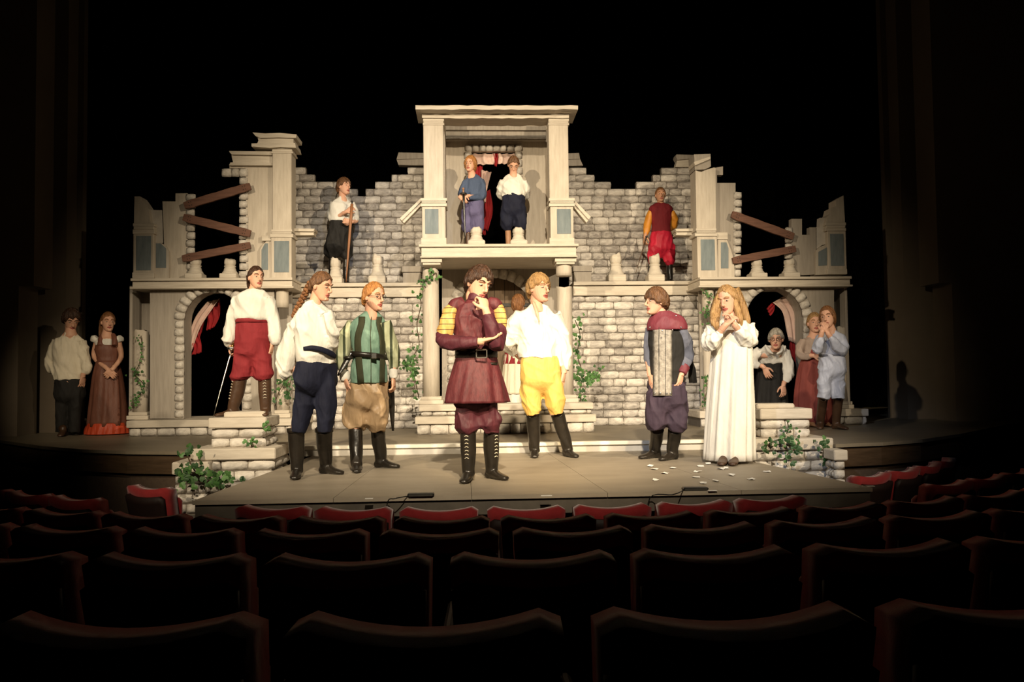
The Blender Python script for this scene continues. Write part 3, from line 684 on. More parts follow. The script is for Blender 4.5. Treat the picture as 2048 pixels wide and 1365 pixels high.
# room behind the balcony
t = thing('balcony_back_wall', 'shadowed cream wall with curtained doorway at the back of the balcony', 'wall', 993, 489, YR); t.location.z = ZB
pts = [(884, 505), (884, 250), (1102, 250), (1102, 505), (1031, 505), (1031, 303), (943, 303), (943, 505)]
pg('wall_panel', pts, YR, .08, M_CREAM, t)
for y0, y1, d in ((252, 260, .14), (260.5, 274, .08), (274.5, 280, .11)): bx('cornice', 886, y0, 1092, y1, YR-d, d+.04, M_GREYW, t, .004)
xs = [930, 944, 958, 972, 986, 1000, 1014, 1029, 1045]
for i in range(8): stone_px(t, xs[i], 288, xs[i+1], 303, YR-.02)
for x0, x1 in ((929, 943), (1031, 1045)): stone_column(t, x0, x1, 303, 490, YR-.02, step=15)
for x0, x1 in ((884, 893), (1096, 1103)):
    b = MB(); X0, X1, _, _ = rect(x0, 300, x1, 480, YR); za = P(990, 250, YR).z; b.box(X0, X1, YP+.30, YR-.001, ZB, za); b.build('side_board', M_CREAM, t)
# hanging cloths
def cloth(label, name, pts_l, pts_r, Y, m, seed=0, amp=.02, nu=14, nv=14, parent=None, tag_=True, cat='curtain'):
    """sheet between two pixel edges with soft vertical folds"""
    L_ = catmull([P(x, y, Y) for x, y in pts_l], 6); Rr = catmull([P(x, y, Y) for x, y in pts_r], 6)
    def at(c, u): 
        k = u*(len(c)-1); i = min(int(k), len(c)-2); return c[i].lerp(c[i+1], k-i)
    b = MB(); V = []; F = []
    for j in range(nv+1):
        for i in range(nu+1):
            u = i/nu; v = j/nv; p = at(L_, v).lerp(at(Rr, v), u)
            p = p+Vector((0, amp*math.sin(u*15+seed+2*math.sin(v*3+seed))+amp*.5*math.sin(u*31+v*4), amp*.3*math.sin(u*20+seed) if j == nv else 0)); V.append(p)
    for j in range(nv):
        for i in range(nu): F.append((j*(nu+1)+i, j*(nu+1)+i+1, (j+1)*(nu+1)+i+1, (j+1)*(nu+1)+i))
    b.add(V, F); o_ = sum((Vector(v) for v in V), Vector())/len(V)
    if parent is None:
        r = empty(name, o_, label, cat, 'ragged curtains')
    else: r = parent
    o = b.build('cloth', m, r, smooth=True, fix=False); md = o.modifiers.new('t', 'SOLIDIFY'); md.thickness = .004; return r
r = cloth('torn pink and red curtains hanging in the balcony doorway', 'torn_curtain', [(943, 308), (944, 322), (943, 330)], [(990, 308), (990, 324), (988, 329)], YR+.06, M_PINK, 1)
cloth('', '', [(986, 308), (988, 320), (989, 331)], [(995, 308), (996, 322), (993, 334)], YR+.05, M_RED, 2, parent=r)
cloth('', '', [(994, 308), (994, 318), (996, 328)], [(1030, 308), (1030, 320), (1030, 328)], YR+.06, M_PINK, 3, parent=r)
cloth('', '', [(962, 340), (962, 380), (964, 408)], [(983, 345), (974, 380), (972, 405)], YR+.07, M_PINK, 4, parent=r)
cloth('', '', [(964, 385), (962, 430), (966, 458)], [(980, 380), (986, 420), (976, 462)], YR+.09, M_RED, 5, parent=r)
cloth('', '', [(943, 330), (946, 400), (950, 470)], [(965, 330), (966, 400), (972, 470)], YR+.12, M_RED, 6, parent=r)
r = cloth('torn pale curtain with red drape swagged inside the left archway', 'torn_curtain', [(412, 605), (388, 640), (371, 700), (368, 722)], [(440, 598), (404, 650), (388, 690), (376, 722)], YA+.36, M_PINK, 7)
cloth('', '', [(414, 612), (414, 640), (413, 662)], [(440, 600), (440, 630), (428, 655)], YA+.40, M_RED, 8, parent=r)
cloth('', '', [(384, 690), (386, 700), (381, 712)], [(398, 665), (402, 685), (404, 705)], YA+.38, M_RED, 9, parent=r)
cloth('', '', [(369, 716), (370, 750), (372, 778)], [(378, 716), (379, 750), (383, 780)], YA+.37, M_RED, 10, parent=r)
cloth('', '', [(398, 640), (392, 665), (390, 690)], [(414, 620), (406, 650), (398, 680)], YA+.41, M_RED, 11, parent=r)
r = cloth('torn pale curtain with red drape hung at the right archway', 'torn_curtain', [(1545, 606), (1566, 625), (1574, 660), (1578, 682)], [(1572, 590), (1592, 620), (1602, 660), (1600, 690)], YA+.36, M_PINK, 12)
cloth('', '', [(1534, 618), (1538, 612), (1545, 606)], [(1540, 632), (1546, 626), (1550, 612)], YA+.37, M_RED, 13, parent=r)
cloth('', '', [(1581, 680), (1580, 700), (1592, 730)], [(1602, 680), (1603, 710), (1603, 735)], YA+.40, M_RED, 14, parent=r)
# fallen cornice pieces leaning at the balcony
for lab, q in (('diagonal broken rail piece at the left of the balcony', [(842, 396), (849, 404), (808, 447), (799, 437)]), ('diagonal broken rail piece at the right of the balcony', [(1151, 402), (1182, 434), (1173, 446), (1146, 413)])):
    r = thing('broken_rail', lab, 'rail', q[0][0], q[2][1], YP+.1, 'broken balcony rails'); m0 = ((q[0][0]+q[1][0])/2, (q[0][1]+q[1][1])/2) ; m1 = ((q[2][0]+q[3][0])/2, (q[2][1]+q[3][1])/2)
    if q[0][0] < 1000: pg('rail_top', [q[0], m0, m1, q[3]], YP+.06, .16, M_CREAM2, r, .003); pg('rail_side', [m0, q[1], q[2], m1], YP+.09, .12, M_CREAM2, r, .003)
    else:
        e0 = ((q[0][0]+q[3][0])/2, (q[0][1]+q[3][1])/2); e1 = ((q[1][0]+q[2][0])/2, (q[1][1]+q[2][1])/2)
        pg('rail_top', [q[0], q[1], e1, e0], YP+.06, .16, M_CREAM2, r, .003); pg('rail_side', [e0, e1, q[2], q[3]], YP+.09, .12, M_CREAM2, r, .003)
baluster('broken fluted baluster stub in front of the blue-clad figure on the balcony', 953, 489, 452, YP-.0, ZB, 34, seed=9)
baluster('broken fluted baluster stub in front of the navy trousers on the balcony', 1037, 489, 453, YP-.0, ZB, 34, seed=10)

# ------------------------------------------------------------------ stone pedestals either side of the platform
def pedestal(label, tiers, cap, Yf):
    r = thing('stone_pedestal', label, 'pedestal', (tiers[0][0]+tiers[0][1])/2, 960, Yf, 'stepped stone pedestals'); r.location.z = ZA
    for x0, x1, yt, ys, yb, Y, D, rows, down in tiers:
        X0, X1, Z0, Z1 = rect(x0, yt, x1, yb, Y); zs = P((x0+x1)/2, ys, Y).z
        b = MB(); b.box(X0, X1, Y, Y+D, zs, Z1); b.build('slab', M_CREAM2, r, bevel=.01)
        zb = ZA if down else Z0
        b = MB(); b.box(X0+.05, X1-.05, Y+.05, Y+D-.04, zb, zs-.001); b.build('core', M_MORTAR, r)
        z = zs; k = 0; hh = (zs-Z0)/rows
        while z-hh > zb-.02 and k < (rows+3 if down else rows):
            n = 2+(k % 2) if (x1-x0) < 140 else 3+(k % 2)
            if x1-x0 < 60: n = 1
            for i in range(n):
                w = (X1-X0-.03)/n; piece('stone', SQ, r, X0+.015+w*(i+.5), Y+.045, z-hh/2, w*.97, .07, hh*.94)
            sx = X1-.045 if x0 < 1000 else X0+.045; m_ = 2+(k % 2)
            for i in range(m_):
                w = (D-.06)/m_; piece('stone', SQ, r, sx, Y+.05+w*(i+.5), z-hh/2, w*.97, .07, hh*.94, 0, math.pi/2 if x0 < 1000 else -math.pi/2)
            z -= hh; k += 1
    X0, X1, Z0, Z1 = rect(*cap[:4], cap[4]); b = MB(); b.box(X0, X1, cap[4], cap[4]+.28, Z0, Z1); b.build('top_slab', M_CREAM2, r, bevel=.015)
    return r
YQ, YQ2 = 8.05, 8.47
pedestal('stepped stone pedestal with ivy left of the platform, under the sword woman', [
    (416, 533, 836, 857, 898, YQ, .55, 2, False), (380, 551, 898, 921, 966, YQ-.14, .72, 2, True), (343, 420, 925, 950, 970, YQ-.2, .5, 1, True)], (447, 824, 530, 837, YQ+.12), YQ)
pedestal('stepped stone pedestal with ivy right of the platform behind the white gown', [
    (1521, 1626, 818, 839, 878, YQ2, .5, 2, False), (1503, 1668, 878, 901, 945, YQ2-.13, .66, 2, True), (1669, 1697, 901, 922, 960, YQ2-.54, .25, 2, True)], (1514, 808, 1590, 819, YQ2+.12), YQ2)
ZPED = P(475, 836, YQ).z

# ------------------------------------------------------------------ ivy
def leaf_mesh(m):
    b = MB(); o = [(0, 0), (.35, .1), (.5, .38), (.28, .5), (.3, .8), (0, 1), (-.3, .8), (-.28, .5), (-.5, .38), (-.35, .1)]
    v = [(x, .10*abs(x)*2-.1*y, y) for x, y in o]+[(0, -.06, .45)]
    b.add(v, [(i, (i+1) % 10, 10) for i in range(10)]); return b.mesh('leaf', m, smooth=False, fix=False)
LEAF = [leaf_mesh(M_LEAF), leaf_mesh(M_LEAF2)]
def ivy(label, paths, Y, n, size=.055, dark=.4, spread=.05, seed=0):
    r_ = random.Random(seed); Q = [[P(x, y, Y) for x, y in p] for p in paths]
    r = empty('ivy_vine', Q[0][-1], label, 'ivy', 'ivy on the set'); b = MB()
    cs = [catmull(q, 6) for q in Q]
    for c in cs: b.tube(c, [.006]*len(c), 6, 1)
    b.build('stem', M_VINE, r, smooth=True)
    size *= .8
    for i in range(int(n*1.45)):
        c = r_.choice(cs); p = r_.choice(c)+Vector((r_.gauss(0, spread), -abs(r_.gauss(0, .02))-.015, r_.gauss(0, spread*.7)))
        o = bpy.data.objects.new('leaf', LEAF[0 if r_.random() > dark else 1]); COL.objects.link(o); o.parent = r
        o.location = p-r.location; s = size*r_.uniform(.7, 1.35); o.scale = (s, s, s)
        o.rotation_euler = (r_.uniform(-.9, .5), r_.uniform(-2.6, 2.6), r_.uniform(-.8, .8))
    return r
ivy('ivy climbing the left edge of the portico beside the green doublet', [[(838, 798), (830, 760), (822, 725), (838, 690), (834, 650), (842, 610), (838, 590)], [(838, 720), (815, 728), (822, 745)]], YP+.25, 70, .06, .35, .055, 1)
ivy('ivy hanging over the top of the left portico column', [[(845, 572), (850, 560), (862, 555), (872, 546), (874, 560)]], YP-.06, 22, .05, .4, .04, 2)
ivy('ivy climbing right of the portico behind the yellow breeches', [[(1168, 830), (1160, 790), (1165, 750), (1155, 710), (1160, 670), (1150, 640)], [(1160, 765), (1180, 755), (1190, 745)]], YP+.25, 80, .07, .3, .06, 3)
ivy('thin ivy spiralling up the outermost column of the left wing', [[(263, 812), (280, 790), (288, 770), (270, 750), (278, 730), (284, 700), (282, 672)]], YA-.02, 45, .045, .3, .035, 4)
ivy('ivy at the foot of the column between left pedestal and navy trousers', [[(552, 800), (560, 780), (572, 760), (556, 770)], [(575, 800), (580, 770), (585, 750)]], YA-.06, 40, .06, .6, .06, 5)
ivy('ivy at the top of the inner corner of the right wing above the blond hair', [[(1410, 582), (1420, 600), (1412, 625), (1415, 645)]], YA-.06, 26, .05, .5, .04, 6)
ivy('ivy on the lower corner of the right wing left of the white gown', [[(1410, 750), (1414, 780), (1409, 800), (1414, 812)]], YA-.06, 26, .05, .5, .04, 7)
ivy('ivy trailing down the left pedestal above the red seats', [[(372, 900), (380, 925), (392, 945), (410, 955), (440, 962)], [(385, 945), (360, 960)], [(440, 962), (462, 955)]], YQ-.29, 55, .07, .5, .06, 8)
ivy('small ivy sprig growing on the front of the left pedestal', [[(503, 898), (504, 888), (510, 882)]], YQ-.06, 7, .05, .1, .03, 9)
ivy('small ivy sprig at the right corner of the left pedestal cap', [[(533, 862), (537, 856), (543, 850)]], YQ-.06, 7, .05, .1, .03, 10)
ivy('ivy hanging over the middle of the right pedestal', [[(1530, 905), (1536, 890), (1565, 878), (1585, 885), (1572, 915), (1560, 922)], [(1585, 885), (1588, 900)]], YQ2-.22, 48, .055, .8, .05, 11)
ivy('ivy hanging at the right end of the right pedestal', [[(1640, 885), (1650, 890), (1646, 912), (1660, 925), (1668, 938)]], YQ2-.22, 34, .055, .8, .045, 12)
ivy('small ivy strand on the upper tier of the right pedestal', [[(1575, 845), (1577, 858), (1573, 868)]], YQ2-.06, 10, .04, .8, .025, 13)

# ------------------------------------------------------------------ small things on the platform
pet = [(1310, 940), (1347, 938), (1400, 934), (1330, 948), (1395, 945), (1443, 939), (1463, 952), (1392, 956), (1311, 962), (1432, 964), (1407, 968), (1502, 960), (1534, 945), (1452, 938), (1417, 929), (1300, 934)]
for i, (x, y) in enumerate(pet):
    p = G(x, y, 0); b = MB(); r_ = random.Random(i); k = 7; a0 = r_.uniform(0, 6)
    pts = [(p.x+math.cos(a0+6.283*j/k)*.035*r_.uniform(.5, 1.2), p.y+math.sin(a0+6.283*j/k)*.05*r_.uniform(.6, 1.2), .004+.012*r_.random()) for j in range(k)]
    b.add(pts+[(p.x, p.y, .003)], [(j, (j+1) % k, k) for j in range(k)]); o = b.build('paper_petal', M_PAPER, None, fix=False)
    md = o.modifiers.new('t', 'SOLIDIFY'); md.thickness = .002
    tag(o, 'small white paper petal scattered on the platform before the caped boy and white gown', 'petal', 'paper petals on the platform')
for lab, x0, x1, y, cab in (('flat black floor microphone at the platform edge near the maroon tunic man', 815, 868, 994, [(815, 993), (790, 998), (765, 1010), (755, 1016)]), ('flat black floor microphone at the right part of the platform edge', 1366, 1418, 982, [(1366, 982), (1345, 990), (1325, 1002)])):
    a = G(x0, y, 0); c = G(x1, y, 0); r = empty('floor_microphone', a.lerp(c, .5), lab, 'microphone', 'floor microphones')
    b = MB(); b.box(a.x, c.x, a.y-.02, a.y+.05, .001, .022); b.build('body', M_BLACKM, r, bevel=.006)
    b = MB(); b.box(a.x+.01, c.x-.01, a.y-.024, a.y-.0205, .004, .018); b.build('grille', M_EDGE, r)
    q = [G(x, yy, .005) for x, yy in cab[:2]]+[Vector((G(cab[2][0], cab[2][1], .0).x, 5.93, -.04)), Vector((G(cab[2][0], cab[2][1], .0).x-.02, 5.92, -.3))]
    b = MB(); b.tube(q, [.004]*4, 6, 5); b.build('cable', M_BLACKM, r, smooth=True)

# ------------------------------------------------------------------ theatre seats
M_SEAT = mat('red_velvet', (0.24, 0.010, 0.012), 0.8, (0.31, 0.016, 0.018), 20, 0.5, 0.1, 150, sheen=0.35)
M_SHELL = mat('seat_shell', (0.012, 0.005, 0.004), 0.6, (0.018, 0.008, 0.006), 10)
def seat_proto():
    W2, ch = .245, .035
    def back_grid(y0, y1, zlo, zhi, dip, w2, name, m, rim=.03):
        b = MB(); nx, nz = 12, 8; fr = []; bk = []
        for iz in range(nz+1):
            v = iz/nz
            for ix in range(nx+1):
                u = ix/nx*2-1
                top = zhi-dip*(1-u*u)-(.03*max(0, (abs(u)-.84)/.16)**2)
                z = zlo+(top-zlo)*v; wid = w2*(.90+.10*v)
                arc = .055*u*u                           # wraps round the sitter
                lean = .10*(v-.5)*2*.5
                e = rim*(max(abs(u), 2*v-1)**8)
                fr.append((u*wid, y0+arc-lean-e*-.4, z)); bk.append((u*wid, y1+arc-lean-e*.4, z))
        n = len(fr); F = []
        st = nx+1
        for iz in range(nz):
            for ix in range(nx):
                a = iz*st+ix; F.append((a, a+1, a+st+1, a+st)); F.append((n+a, n+a+st, n+a+st+1, n+a+1))
        for ix in range(nx): F.append((ix, n+ix, n+ix+1, ix+1)); a = nz*st+ix; F.append((a, a+1, n+a+1, n+a))
        for iz in range(nz): a = iz*st; F.append((a, a+st, n+a+st, n+a)); a += nx; F.append((a, n+a, n+a+st, a+st))
        b.add(fr+bk, F); return b.mesh(name, m, smooth=True)
    # local frame: sitter looks towards +y, the back faces -y
    ms = {}
    ms['backrest'] = back_grid(.05, -.045, .30, .87, .030, W2, 'backrest', M_SEAT)
    ms['back_shell'] = back_grid(-.048, -.062, .28, .80, .02, W2*.98, 'back_shell', M_SHELL)
    b = MB(); b.box(-.225, .225, .075, .165, .40, .76); ms['seat_cushion'] = b.mesh('seat_cushion', M_SEAT, bevel=.03, smooth=True)
    b = MB(); b.box(-.275, -.245, .0, .40, .58, .62); ms['armrest'] = b.mesh('armrest', M_SHELL, bevel=.01)
    b = MB(); b.box(-.272, -.248, .10, .20, .04, .579); b.box(-.275, -.245, .0, .30, .001, .039); ms['stand'] = b.mesh('stand', M_SHELL, bevel=.004)
    return ms
SEAT = seat_proto()
ORD = ['first', 'second', 'third', 'fourth', 'fifth', 'sixth', 'seventh', 'eighth', 'ninth', 'tenth', 'eleventh', 'twelfth', 'thirteenth', 'fourteenth', 'fifteenth', 'sixteenth', 'seventeenth', 'eighteenth', 'nineteenth', 'twentieth', 'twenty-first', 'twenty-second', 'twenty-third', 'twenty-fourth']
ARC = Vector((0.46, 12.0))
ROWN = ['short row beside the platform', 'front row', 'second row', 'third row', 'fourth row', 'nearest row']
rows = [(5.80, -.06, 480, 965), (6.76, .006, 965, 1013), (7.70, .117, 990, 1035), (8.57, .222, 1012, 1057), (9.53, .336, 880, 1100), (10.51, .449, 1158, 1205)]
for k, (Rr, zt, gx, gy) in enumerate(rows):
    zt += (.03, .03, .02, .01, .0, -.012)[k]; zf = zt-.87; pitch = .55/Rr
    g = P(gx, gy, ARC.y-Rr); th0 = math.asin(max(-1, min(1, (g.x-ARC.x)/Rr)))+pitch/2
    lst = []
    def side_th(tx):
        a_, c_ = -1.0, 1.0
        for _ in range(40):
            m_ = (a_+c_)/2
            if proj(Vector((ARC.x+Rr*math.sin(m_), ARC.y-Rr*math.cos(m_), zt)))[0] < tx: a_ = m_
            else: c_ = m_
        return a_
    ths = [th0+i*pitch for i in range(-14, 15)] if k else [side_th(395)-i*pitch for i in range(6)]+[side_th(1740)+i*pitch for i in range(6)]
    for th in ths:
        if abs(th) > 0.98: continue
        x = ARC.x+Rr*math.sin(th); y = ARC.y-Rr*math.cos(th)
        px, py = proj(Vector((x, y, zt)))
        if px < -90 or px > 2140 or y < .9: continue
        if k < 2:
            fx, fy = -math.sin(th), math.cos(th); bad = y > 9.2
            for a_, c_ in ((0, -.27), (0, .27), (.30, -.27), (.30, .27)):
                qx, qy = x+fx*a_+fy*c_, y+fy*a_-fx*c_
                t_ = (qy-5.95)/3.19
                if qy > 5.9 and -1.98+.23*t_ < qx < 2.98-.40*t_: bad = True
                if qy > 7.84 and -3.6 < qx < -1.9: bad = True
                if qy > 8.05 and 2.6 < qx < 3.9: bad = True
                if qy > 8.55: bad = True
            if bad: continue
        if y > 8.3 and abs(x) < 5: continue
        lst.append((px, x, y, th))
    lst.sort()
    if k == 0:
        L1 = [s for s in lst if s[1] < .5]; R1 = [s for s in lst if s[1] > .5]
        labs = ['red theatre seat beside the platform on the left, %s from the left edge' % ORD[i] for i in range(len(L1))]+['red theatre seat beside the platform on the right, %s from the right edge' % ORD[len(R1)-1-i] for i in range(len(R1))]
    else: labs = ['dark red theatre seat in the %s, %s from the left' % (ROWN[k], ORD[i]) for i in range(len(lst))]
    for (px, x, y, th), lab in zip(lst, labs):
        r = empty('theatre_seat', (x, y, zf), lab, 'seat', 'rows of red theatre seats', rz=th)
        for nm, me in SEAT.items(): link(nm, me, r)
    # stepped floor of this row
    b = MB(); n = 40; v = []; f = []
    for i in range(n+1):
        th = -1.35+2.7*i/n
        for rr_ in (Rr-.55, Rr+.42): v += [(ARC.x+rr_*math.sin(th), ARC.y-rr_*math.cos(th), zf), (ARC.x+rr_*math.sin(th), ARC.y-rr_*math.cos(th), -1.34)]
        if i:
            a = 4*(i-1); c = 4*i; f += [(a, c, c+2, a+2), (a+1, a+3, c+3, c+1), (a, a+1, c+1, c), (a+2, c+2, c+3, a+3)]
    b.add(v, f)
    o = struct('floor_row', b, M_AISLE) if k else None
# ------------------------------------------------------------------ people
SK = {'fair': mat('skin_fair', (0.58, 0.31, 0.20), 0.55, (0.64, 0.36, 0.24), 12, 0.5), 'tan': mat('skin_tan', (0.46, 0.23, 0.13), 0.55, (0.52, 0.27, 0.16), 12, 0.5)}
M_EYEW = mat('eye_white', (0.42, 0.36, 0.30), 0.3); M_IRIS = mat('eye_iris', (0.02, 0.012, 0.008), 0.2); M_LIP = mat('lips', (0.38, 0.10, 0.08), 0.45); M_MOUTH = mat('mouth', (0.10, 0.02, 0.02), 0.5)
def hairm(n, c, c2): return mat('hair_'+n, c, 0.45, c2, 5, 0.5, 0.9, 9, (12, 12, 1.2), spec=0.4)
H_DK = hairm('dark_brown', (0.022, 0.010, 0.005), (0.075, 0.032, 0.014)); H_BR = hairm('brown', (0.075, 0.032, 0.013), (0.20, 0.095, 0.04)); H_BL = hairm('blond', (0.24, 0.12, 0.04), (0.50, 0.30, 0.12))
H_GI = hairm('ginger', (0.28, 0.10, 0.025), (0.52, 0.24, 0.07)); H_GY = hairm('grey', (0.22, 0.19, 0.15), (0.45, 0.41, 0.34)); H_AU = hairm('auburn', (0.12, 0.045, 0.015), (0.30, 0.13, 0.045))
def cl(n, c, c2=None, rough=0.8, **k):
    c2 = c2 or tuple(min(1, x*1.25) for x in c); a = dict(scale=7, mix=.5, bump=.45, bscale=11, stretch=(1.8, 1.8, .6)); a.update(k); return mat('cloth_'+n, c, rough, c2, **a)
C_WH = cl('white_linen', (0.60, 0.57, 0.50), (0.70, 0.67, 0.60)); C_BRI = cl('bright_white', (0.64, 0.60, 0.52), (0.74, 0.70, 0.62)); C_CR = cl('cream_linen', (0.60, 0.53, 0.40), (0.70, 0.63, 0.50)); C_BK = cl('black', (0.010, 0.009, 0.008), (0.018, 0.016, 0.014))
C_RED = cl('dark_red', (0.17, 0.012, 0.016), (0.24, 0.02, 0.025)); C_NAVY = cl('navy', (0.004, 0.005, 0.015), (0.008, 0.010, 0.026)); C_KH = cl('khaki_satin', (0.33, 0.22, 0.12), (0.42, 0.29, 0.17), 0.45)
C_MAR = cl('maroon_brocade', (0.060, 0.010, 0.014), (0.115, 0.022, 0.026), 0.6, scale=25); C_MAR2 = cl('maroon_velvet', (0.045, 0.009, 0.016), (0.09, 0.018, 0.026), 0.6); C_YEL = cl('yellow', (0.56, 0.35, 0.085), (0.66, 0.43, 0.12), 0.6)
C_GRN = cl('green_brocade', (0.13, 0.23, 0.17), (0.20, 0.32, 0.24), 0.6, scale=18); C_OLV = cl('dark_olive', (0.03, 0.032, 0.014), (0.05, 0.05, 0.024)); C_GRS = cl('green_sleeve', (0.34, 0.36, 0.22), (0.44, 0.45, 0.29), 0.6, stripes=(0, 14.0, .34, (0.04, 0.05, 0.025)))
C_BLUE = cl('slate_blue', (0.045, 0.065, 0.115), (0.065, 0.09, 0.15)); C_PUR = cl('dusk_purple', (0.085, 0.075, 0.15), (0.12, 0.105, 0.20)); C_PALE = cl('pale_blue_satin', (0.36, 0.38, 0.46), (0.46, 0.48, 0.56), 0.4)
C_ORG = cl('orange_satin', (0.46, 0.17, 0.015), (0.58, 0.24, 0.03), 0.45); C_VEST = cl('wine_velvet', (0.12, 0.006, 0.010), (0.17, 0.012, 0.016)); C_CRIM = cl('crimson', (0.42, 0.010, 0.030), (0.52, 0.018, 0.045), 0.55)
C_GREY = cl('grey_blue_wool', (0.10, 0.105, 0.135), (0.145, 0.15, 0.185)); C_TAB = cl('quilted_grey', (0.16, 0.14, 0.115), (0.40, 0.36, 0.30), 0.55, scale=26, stretch=(1, 1, 1), bscale=26); C_PLUM = cl('plum', (0.028, 0.018, 0.030), (0.05, 0.032, 0.05)); C_CAPE = cl('cape_maroon', (0.13, 0.022, 0.032), (0.19, 0.036, 0.048), .55)
C_BRD = cl('brown_dress', (0.12, 0.045, 0.028), (0.17, 0.066, 0.042), 0.55); C_RUF = cl('red_ruffle', (0.42, 0.045, 0.015), (0.52, 0.07, 0.025), 0.5); C_RUST = cl('rust_dress', (0.17, 0.035, 0.028), (0.24, 0.055, 0.042)); C_TAUPE = cl('taupe', (0.30, 0.22, 0.17), (0.37, 0.28, 0.22))
C_GOLD = cl('gold_quilted', (0.46, 0.26, 0.07), (0.58, 0.35, 0.11), 0.5, stripes=(2, 22, .14, (0.05, 0.02, 0.01)))
LEA = mat('black_leather', (0.011, 0.009, 0.007), 0.33, (0.022, 0.017, 0.012), 8, .5, .12, 30, spec=.5); LEAB = mat('brown_leather', (0.045, 0.022, 0.011), 0.42, (0.075, 0.038, 0.02), 8, .5, .15, 30, spec=.4); TANL = mat('tan_leather', (0.24, 0.12, 0.06), 0.5, (0.32, 0.17, 0.09), 8)
STEEL = mat('steel', (0.62, 0.60, 0.55), 0.25, metal=1.0, spec=.5); BRASS = mat('brass', (0.55, 0.38, 0.15), 0.3, metal=1.0); WOODP = mat('staff_wood', (0.22, 0.09, 0.035), 0.5, (0.30, 0.13, 0.055), 6, stretch=(8, 8, .6))
Z3 = Vector((0, 0, 1))
HAIRS = {  # hairline height (degrees above the ear line) by angle from the face: 0 30 60 90 120 150 180, thickness
    'fringe': ([24, 22, 2, -14, -32, -42, -46], .024), 'short': ([40, 34, 10, -8, -30, -40, -44], .018), 'back': ([42, 37, 20, 2, -18, -36, -42], .010),
    'bob': ([46, 36, -4, -46, -64, -70, -72], .024), 'swept': ([44, 26, 6, -10, -34, -44, -48], .022), 'long': ([50, 42, 16, -20, -55, -66, -70], .018)}
